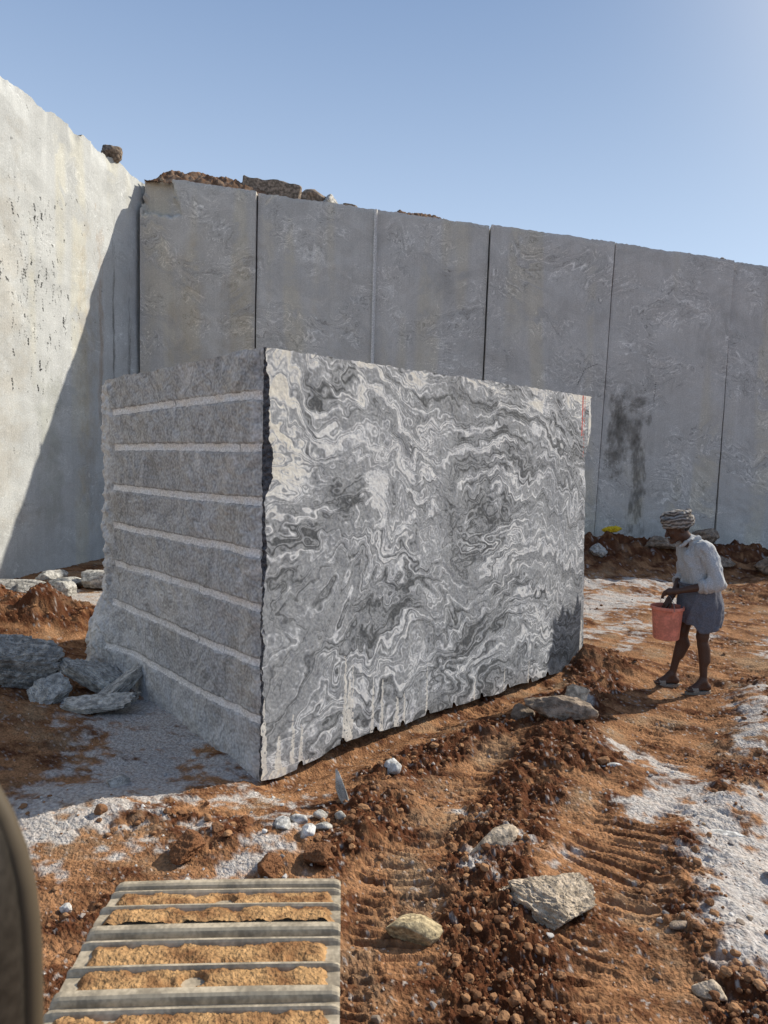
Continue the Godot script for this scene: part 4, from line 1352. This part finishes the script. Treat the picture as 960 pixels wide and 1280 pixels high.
	for j in rows:
		var t := j / float(rows - 1)
		for i in cols + 1:
			var a := TAU * i / cols
			var low := 0.575 + 0.07 * sst(-0.2, -1.0, cos(a)) + 0.02 * sin(a * 2.0 + 0.5) + 0.03 * sst(0.35, 0.0, absf(wrapf(a - 2.3, -PI, PI)))
			var y := lerpf(low, 1.0, t)
			var k := (y - 0.57) / 0.43
			var cx := 0.128 + 0.012 * sin(k * 3.0)
			var rx2 := lerpf(0.178, 0.158, sst(0.45, 1.0, k)) + 0.012 * sin(k * PI)
			var rz2 := lerpf(0.2, 0.178, sst(0.4, 1.0, k)) + 0.012 * sin(k * PI)
			var fold: float = 0.011 * nz.cloth.get_noise_2d(a * 5.0 + k * 3.5 * cos(a), k * 3.0) + 0.009 * sin(a * 13.0 + 5.0 * k + 2.0 * nz.cloth.get_noise_2d(a * 3.0, k * 6.0)) * (1.0 - k) + 0.012 * sst(0.12, 0.0, absf(wrapf(a - 1.9 - 0.9 * (1.0 - k), -PI, PI)))
			if t > 0.93: fold += 0.01
			lv.append(Vector3(cx + (rx2 + fold) * cos(a), y, (rz2 + fold) * sin(a)))
	for j in 12:   # inner side of the hem
		var t3 := j / 11.0
		for i in cols + 1:
			var e: Vector3 = lv[i] if j == 0 else lv[j * 2 * (cols + 1) + i]
			lv.append(Vector3(lerpf(e.x, 0.128, 0.05), e.y + 0.002, e.z * 0.95))
	var li := grid_idx(cols + 1, rows, true)
	var off := rows * (cols + 1)
	for q in grid_idx(cols + 1, 12, false): li.append(q + off)
	for i in cols:
		li.append_array(PackedInt32Array([i, i + 1, off + i, i + 1, off + i + 1, off + i]))
	put("waist_cloth", mk(lv, li), M.lungi, w)
	# sandals
	for i in 2:
		var an: Vector3 = ankles[i]
		var fw := Vector3(-1, 0, 0.12 if i == 0 else -0.05).normalized()
		var sd := Vector3(-fw.z, 0, fw.x)
		var so := PackedVector3Array()
		for lay in 3:
			for k in 28:
				var a := TAU * k / 28.0
				var l := 0.125 * cos(a)
				var wd := (0.042 + 0.008 * cos(a)) * sin(a) * (1.0 if lay < 2 else 0.96)
				so.append(Vector3(an.x, [-0.012, 0.012, 0.018][lay], an.z) + fw * (l + 0.055) + sd * wd)
		var sidx := PackedInt32Array()
		for lay in 2:
			for k in 28:
				var a := lay * 28 + k
				var b := lay * 28 + (k + 1) % 28
				sidx.append_array(PackedInt32Array([a, a + 28, b, b, a + 28, b + 28]))
		so.append(Vector3(an.x, 0.018, an.z) + fw * 0.055)
		for k in 28: sidx.append_array(PackedInt32Array([so.size() - 1, 56 + (k + 1) % 28, 56 + k]))
		var sandal := put("sandal", mk(so, sidx), M.sandal, w)
		var st := PackedVector3Array()
		for k in 2:
			for u in 13:
				var a := lerpf(-PI * 0.5, PI * 0.5, u / 12.0)
				st.append(Vector3(an.x, 0.02 + 0.05 * cos(a) - 0.006 * k, an.z) + fw * (0.07 + 0.055 * k) + sd * (0.047 * sin(a)))
		put("strap", mk(st, grid_idx(13, 2)), M.sandal, sandal)
	build_bucket(Vector3(ox, floor_y, oz), Basis(Vector3.BACK, 0.045) * grip)

# a patch lifted off the shirt's surface
func pocket_mesh(sf: Field, at: Vector3) -> ArrayMesh:
	var v := PackedVector3Array()
	for j in 10:
		for i in 10:
			var y := at.y + (j / 9.0 - 0.5) * 0.12
			var z := at.z + (i / 9.0 - 0.5) * 0.1
			var x := -0.19
			var yi := clampi(int((y - sf.o.y) / sf.c), 0, sf.n.y - 1)
			var zi := clampi(int((z - sf.o.z) / sf.c), 0, sf.n.z - 1)
			for xi in sf.n.x - 1:
				if sf.d[(zi * sf.n.y + yi) * sf.n.x + xi] < 0.0:
					x = sf.o.x + xi * sf.c
					break
			v.append(Vector3(x - 0.009, y, z))
	return mk(v, grid_idx(10, 10, true))

func build_bucket(at: Vector3, grip: Vector3) -> void:
	var c := at + Vector3(-0.21, 0.485, 0.045)
	var b := base("bucket", c)
	tag(b, "faded red plastic bucket held by the worker at hip height", "bucket")
	var prof := [[0.0, 0.004], [0.1, 0.004], [0.106, 0.0], [0.111, 0.006], [0.1275, 0.2], [0.1285, 0.205], [0.1285, 0.215], [0.128, 0.219], [0.134, 0.268], [0.143, 0.27], [0.1455, 0.276], [0.1455, 0.298], [0.142, 0.302], [0.135, 0.301], [0.1325, 0.294], [0.108, 0.014], [0.0, 0.012]]
	var v := PackedVector3Array()
	for k in 49:
		for p in prof: v.append(Vector3(p[0] * cos(TAU * k / 48.0), p[1], p[0] * sin(TAU * k / 48.0)))
	put("bucket_body", mk(v, grid_idx(prof.size(), 49)), M.bucket, b)
	for s in [-1.0, 1.0]:
		put("handle_lug", box_mesh(Vector3(-0.018, 0.262, 0.142 * s - 0.008), Vector3(0.018, 0.292, 0.142 * s + 0.008)), M.bucket, b)
	var local := at + grip - c
	var pts := []
	var rad := []
	for k in 29:
		var t := k / 28.0
		var a := PI * t
		var z := 0.152 * cos(a)
		var top := local.y
		pts.append(Vector3(local.x * pow(sin(a), 1.5), 0.278 + (top - 0.278) * pow(sin(a), 0.8), z))
		rad.append(0.0028)
	put("bail_handle", tube_mesh(pts, rad, 8), M.wire, b)

# ------------------------------------------------------------------ yellow cloth on the heap

func build_yellow_cloth() -> void:
	var v := PackedVector3Array()
	var cx := 4.55
	var cz := -13.25
	var y0 := -1.0
	for i in 40:    # rests on the crest of the heap
		var zz := -14.0 + 0.04 * i
		if gh(cx, zz) > y0:
			y0 = gh(cx, zz)
			cz = zz
	for d: Vector3 in icosphere(4)[0]:
		var n: float = nz.cloth.get_noise_3d(d.x * 9.0, d.y * 9.0, d.z * 9.0)
		v.append(Vector3(d.x * 0.16, d.y * 0.06, d.z * 0.11) * (1.0 + 0.5 * n) + Vector3(0.06 * d.y, 0, 0))
	var idx := PackedInt32Array(icosphere(4)[1])
	for t in range(0, idx.size(), 3):
		var q := idx[t + 1]; idx[t + 1] = idx[t + 2]; idx[t + 2] = q
	tag(put("plastic_bag", mk(v, idx), M.yellow, null, Vector3(cx, y0 + 0.06, cz)), "crumpled bright yellow bag lying on the shaded heap by the wall", "bag")

# ------------------------------------------------------------------ setup

func make_materials() -> void:
	nz.rock = fn(3, 1.0, 3)
	nz.g1 = fn(4, 0.55, 3)
	nz.g2 = fn(5, 1.5, 3)
	nz.g3 = fn(6, 1.1, 3)
	nz.c5 = fn(7, 4.2, 2)
	nz.c14 = fn(8, 13.0, 3)
	nz.c40 = fn(9, 38.0, 2)
	nz.streak = fn(10, 3.2, 4)
	nz.edge = fn(11, 1.0, 3)
	nz.wallb = fn(12, 0.7, 3)
	nz.split = fn(13, 1.3, 4)
	nz.crack = fn(14, 0.25, 3)
	nz.cloth = fn(15, 1.0, 3)
	nz.cloth2 = fn(16, 1.0, 2)

	var soil_grain := grain_tex(21, 1024, 0.74, 1.0, 0.02, 0.16)
	var soil_bump := noise_tex(fn(22, 0.03, 5), 1024)
	var fine := grain_tex(23, 512, 0.72, 1.0, 0.03, 0.2)
	var stone_bump := noise_tex(fn(24, 0.02, 5), 512)
	var rock_grain := grain_tex(26, 512, 0.55, 1.0, 0.012, 0.12)

	M.ground = mat(Color.WHITE, 0.95, soil_grain, 1.5, soil_bump, 0.9)
	M.ground.vertex_color_use_as_albedo = true
	M.ground.metallic_specular = 0.2
	M.soil = mat(Color.WHITE, 0.95, soil_grain, 2.3, soil_bump, 0.6)
	M.soil.vertex_color_use_as_albedo = true
	M.soil.metallic_specular = 0.2
	M.crumb = mat(Color.WHITE, 0.95)
	M.crumb.vertex_color_use_as_albedo = true
	M.crumb.metallic_specular = 0.2
	M.clod = mat(lin(0.24, 0.11, 0.05), 0.95, soil_grain, 2.2, soil_bump, 1.0)
	M.grey_rock = mat(lin(0.5, 0.48, 0.44), 0.85, rock_grain, 1.6, stone_bump, 2.0)
	M.pale_rock = mat(lin(0.62, 0.6, 0.55), 0.85, rock_grain, 2.2, stone_bump, 0.8)
	M.white_rock = mat(lin(0.75, 0.74, 0.71), 0.85, rock_grain, 3.0, stone_bump, 0.5)
	M.earthy_rock = mat(lin(0.36, 0.28, 0.21), 0.9, rock_grain, 1.8, stone_bump, 1.0)
	M.yellow_rock = mat(lin(0.62, 0.5, 0.3), 0.9, rock_grain, 4.0, stone_bump, 0.6)
	M.dusty_rock = mat(lin(0.66, 0.54, 0.4), 0.9, rock_grain, 2.6, stone_bump, 1.0)
	M.hill = mat(lin(0.3, 0.24, 0.18), 0.95, rock_grain, 0.5, stone_bump, 3.0)
	M.dark_stone = mat(lin(0.15, 0.152, 0.16), 0.8, rock_grain, 3.5, stone_bump, 1.4)
	M.pale_edge = mat(lin(0.88, 0.86, 0.8), 0.9, fine, 2.0)
	M.drill_dust = mat(lin(0.9, 0.89, 0.87), 0.95, fine, 3.0, stone_bump, 0.25)

	var f0 := gneiss(1152, 864, LA, BH, 0, 300)
	M.block_front = mat(Color.WHITE, 0.72, to_tex(1152, 864, f0[0]), 0.0, to_tex(1152, 864, f0[1], true), 0.25)
	var f1 := gneiss(832, 704, 3.3, BH, 1, 330)
	M.block_side = mat(Color.WHITE, 0.88, to_tex(832, 704, f1[0]), 0.0, to_tex(832, 704, f1[1], true), 0.7)
	M.block_side.texture_repeat = true

	var bw := 1700
	var bh := 968
	var f2 := gneiss(bw, bh, 14.4, 8.2, 2, 360)
	var b2: PackedByteArray = f2[0]
	# wet patch, runs and cracks (x from the left end of the wall)
	var wx := 5.4
	stain(b2, bw, bh, 14.4, 8.2, wx + 5.0, 1.7, 3.7, 0.16, 0.75, 1)
	stain(b2, bw, bh, 14.4, 8.2, wx + 5.5, 0.4, 3.2, 0.13, 0.75, 2)
	stain(b2, bw, bh, 14.4, 8.2, wx + 5.25, 2.3, 3.9, 0.3, 0.7, 3)
	stain(b2, bw, bh, 14.4, 8.2, wx - 4.3, 3.0, 7.0, 0.3, 0.22, 4, Color(0.85, 0.78, 0.68))
	stain(b2, bw, bh, 14.4, 8.2, wx - 3.2, 3.6, 6.8, 0.3, 0.35, 5, Color(0.84, 0.8, 0.74))
	stain(b2, bw, bh, 14.4, 8.2, wx + 7.0, 4.3, 5.4, 0.25, 0.15, 6)
	stain(b2, bw, bh, 14.4, 8.2, wx + 1.2, 5.2, 6.4, 0.3, 0.15, 7)
	dark_line(b2, bw, bh, 14.4, 8.2, [Vector2(wx + 4.5, 4.25), Vector2(wx + 4.25, 4.15), Vector2(wx + 4.1, 3.8)], 0.016, 0.42)
	dark_line(b2, bw, bh, 14.4, 8.2, [Vector2(wx + 5.8, 3.9), Vector2(wx + 5.78, 3.4)], 0.016, 0.35)
	dark_line(b2, bw, bh, 14.4, 8.2, [Vector2(wx + 5.5, 3.9), Vector2(wx + 5.6, 3.7)], 0.016, 0.3)
	M.back_wall = mat(Color(0.985, 0.972, 0.945), 0.9, to_tex(bw, bh, b2), 0.0, to_tex(bw, bh, f2[1], true), 0.6)

	var lw := 620
	var lh := 820
	var f3 := gneiss(lw, lh, 6.2, 8.2, 2, 390)
	var b3: PackedByteArray = f3[0]
	stain(b3, lw, lh, 6.2, 8.2, 2.35, 0.5, 6.6, 0.22, 0.35, 11, Color(0.88, 0.8, 0.7))
	stain(b3, lw, lh, 6.2, 8.2, 1.9, 2.0, 6.9, 0.08, 0.45, 12, Color(0.82, 0.7, 0.6))
	stain(b3, lw, lh, 6.2, 8.2, 4.5, 0.5, 7.6, 0.4, 0.3, 13, Color(0.9, 0.84, 0.76))
	stain(b3, lw, lh, 6.2, 8.2, 1.45, 1.0, 7.0, 0.03, 0.7, 14)
	stain(b3, lw, lh, 6.2, 8.2, 0.9, 0.3, 6.0, 0.05, 0.5, 15)
	stain(b3, lw, lh, 6.2, 8.2, 3.4, 0.5, 4.0, 0.25, 0.35, 16, Color(0.8, 0.8, 0.74))
	var pr := RandomNumberGenerator.new()
	pr.seed = 5
	for i in 230:    # short chisel pits
		var cx := 3.7 + pr.randfn() * 0.5
		var cy := 5.0 + pr.randfn() * 0.95
		var ln := 0.02 + 0.2 * pow(pr.randf(), 3.0)
		dark_line(b3, lw, lh, 6.2, 8.2, [Vector2(cx, cy), Vector2(cx + pr.randf_range(-0.05, 0.05), cy - ln)], pr.randf_range(0.01, 0.022), pr.randf_range(0.15, 0.5))
	M.left_wall = mat(Color(0.955, 0.97, 0.965), 0.9, to_tex(lw, lh, b3), 0.0, to_tex(lw, lh, f3[1], true), 0.9)

	M.steel = mat(lin(0.5, 0.425, 0.31), 0.5, grain_tex(41, 512, 0.72, 1.0, 0.008, 0.06), 2.0, stone_bump, 0.12)
	M.post = mat(lin(0.035, 0.03, 0.024), 0.45, fine, 6.0)
	M.rubber = mat(lin(0.08, 0.062, 0.04), 0.6)
	M.skin = mat(lin(0.115, 0.062, 0.042), 0.42, fine, 8.0)
	M.hair = mat(lin(0.02, 0.018, 0.016), 0.7)
	M.eye = mat(lin(0.03, 0.02, 0.015), 0.2)
	M.turban = mat(Color.WHITE, 0.95, fine, 9.0)
	M.turban.vertex_color_use_as_albedo = true
	M.shirt = mat(lin(0.6, 0.61, 0.61), 0.95, fine, 6.0)
	M.lungi = mat(lin(0.17, 0.175, 0.205), 0.95, fine, 5.0)
	M.sandal = mat(lin(0.36, 0.31, 0.25), 0.9, fine, 6.0)
	M.bucket = mat(lin(0.86, 0.3, 0.2), 0.55, grain_tex(43, 256, 0.82, 1.0, 0.01, 0.05), 3.0)
	M.bucket.backlight_enabled = true
	M.bucket.backlight = Color(0.45, 0.06, 0.03)
	M.wire = mat(lin(0.25, 0.24, 0.23), 0.5)
	M.wire.metallic = 0.6
	M.yellow = mat(lin(0.75, 0.55, 0.03), 0.6)

func _ready() -> void:
	var cam := Camera3D.new()
	cam.name = "camera"
	add_child(cam)
	var lens := CameraAttributesPhysical.new()
	lens.frustum_focal_length = 16.125
	lens.exposure_aperture = 5.4
	lens.frustum_focus_distance = 6.0
	lens.frustum_near = 0.05
	lens.frustum_far = 600.0
	cam.attributes = lens
	cam.fov = 73.31
	cam.near = 0.05
	cam.far = 600.0
	cam.position = Vector3(0, 2.0, 0)
	cam.basis = Basis(Vector3.RIGHT, deg_to_rad(-3.9)) * Basis(Vector3.BACK, deg_to_rad(1.2))
	cam.current = true

	var env := Environment.new()
	var sky := Sky.new()
	var sm := ProceduralSkyMaterial.new()
	sm.sky_top_color = Color(0.25, 0.36, 0.52)
	sm.sky_horizon_color = Color(0.74, 0.81, 0.88)
	sm.sky_curve = 0.3
	sm.ground_bottom_color = Color(0.4, 0.3, 0.22)
	sm.ground_horizon_color = Color(0.6, 0.56, 0.5)
	sm.sun_angle_max = 62.0
	sm.sun_curve = 0.3
	sky.sky_material = sm
	env.background_mode = Environment.BG_SKY
	env.sky = sky
	env.background_energy_multiplier = 1.4
	env.tonemap_mode = Environment.TONE_MAPPER_LINEAR
	env.tonemap_exposure = 1.27
	env.ssao_enabled = true
	env.ssil_enabled = true
	env.sdfgi_enabled = true
	var we := WorldEnvironment.new()
	we.name = "environment"
	we.environment = env
	add_child(we)

	var sun := DirectionalLight3D.new()
	sun.name = "sun"
	sun.light_energy = 1.4
	sun.light_color = Color(1.0, 0.965, 0.905)
	sun.light_angular_distance = 0.5
	sun.shadow_enabled = true
	add_child(sun)
	sun.look_at_from_position(Vector3(0.693, 0.624, -0.36), Vector3.ZERO)

	make_materials()
	build_ground()
	build_back_wall()
	build_left_wall()
	build_block()
	build_stones()
	build_machine()
	build_worker()
	build_yellow_cloth()
	scatter()
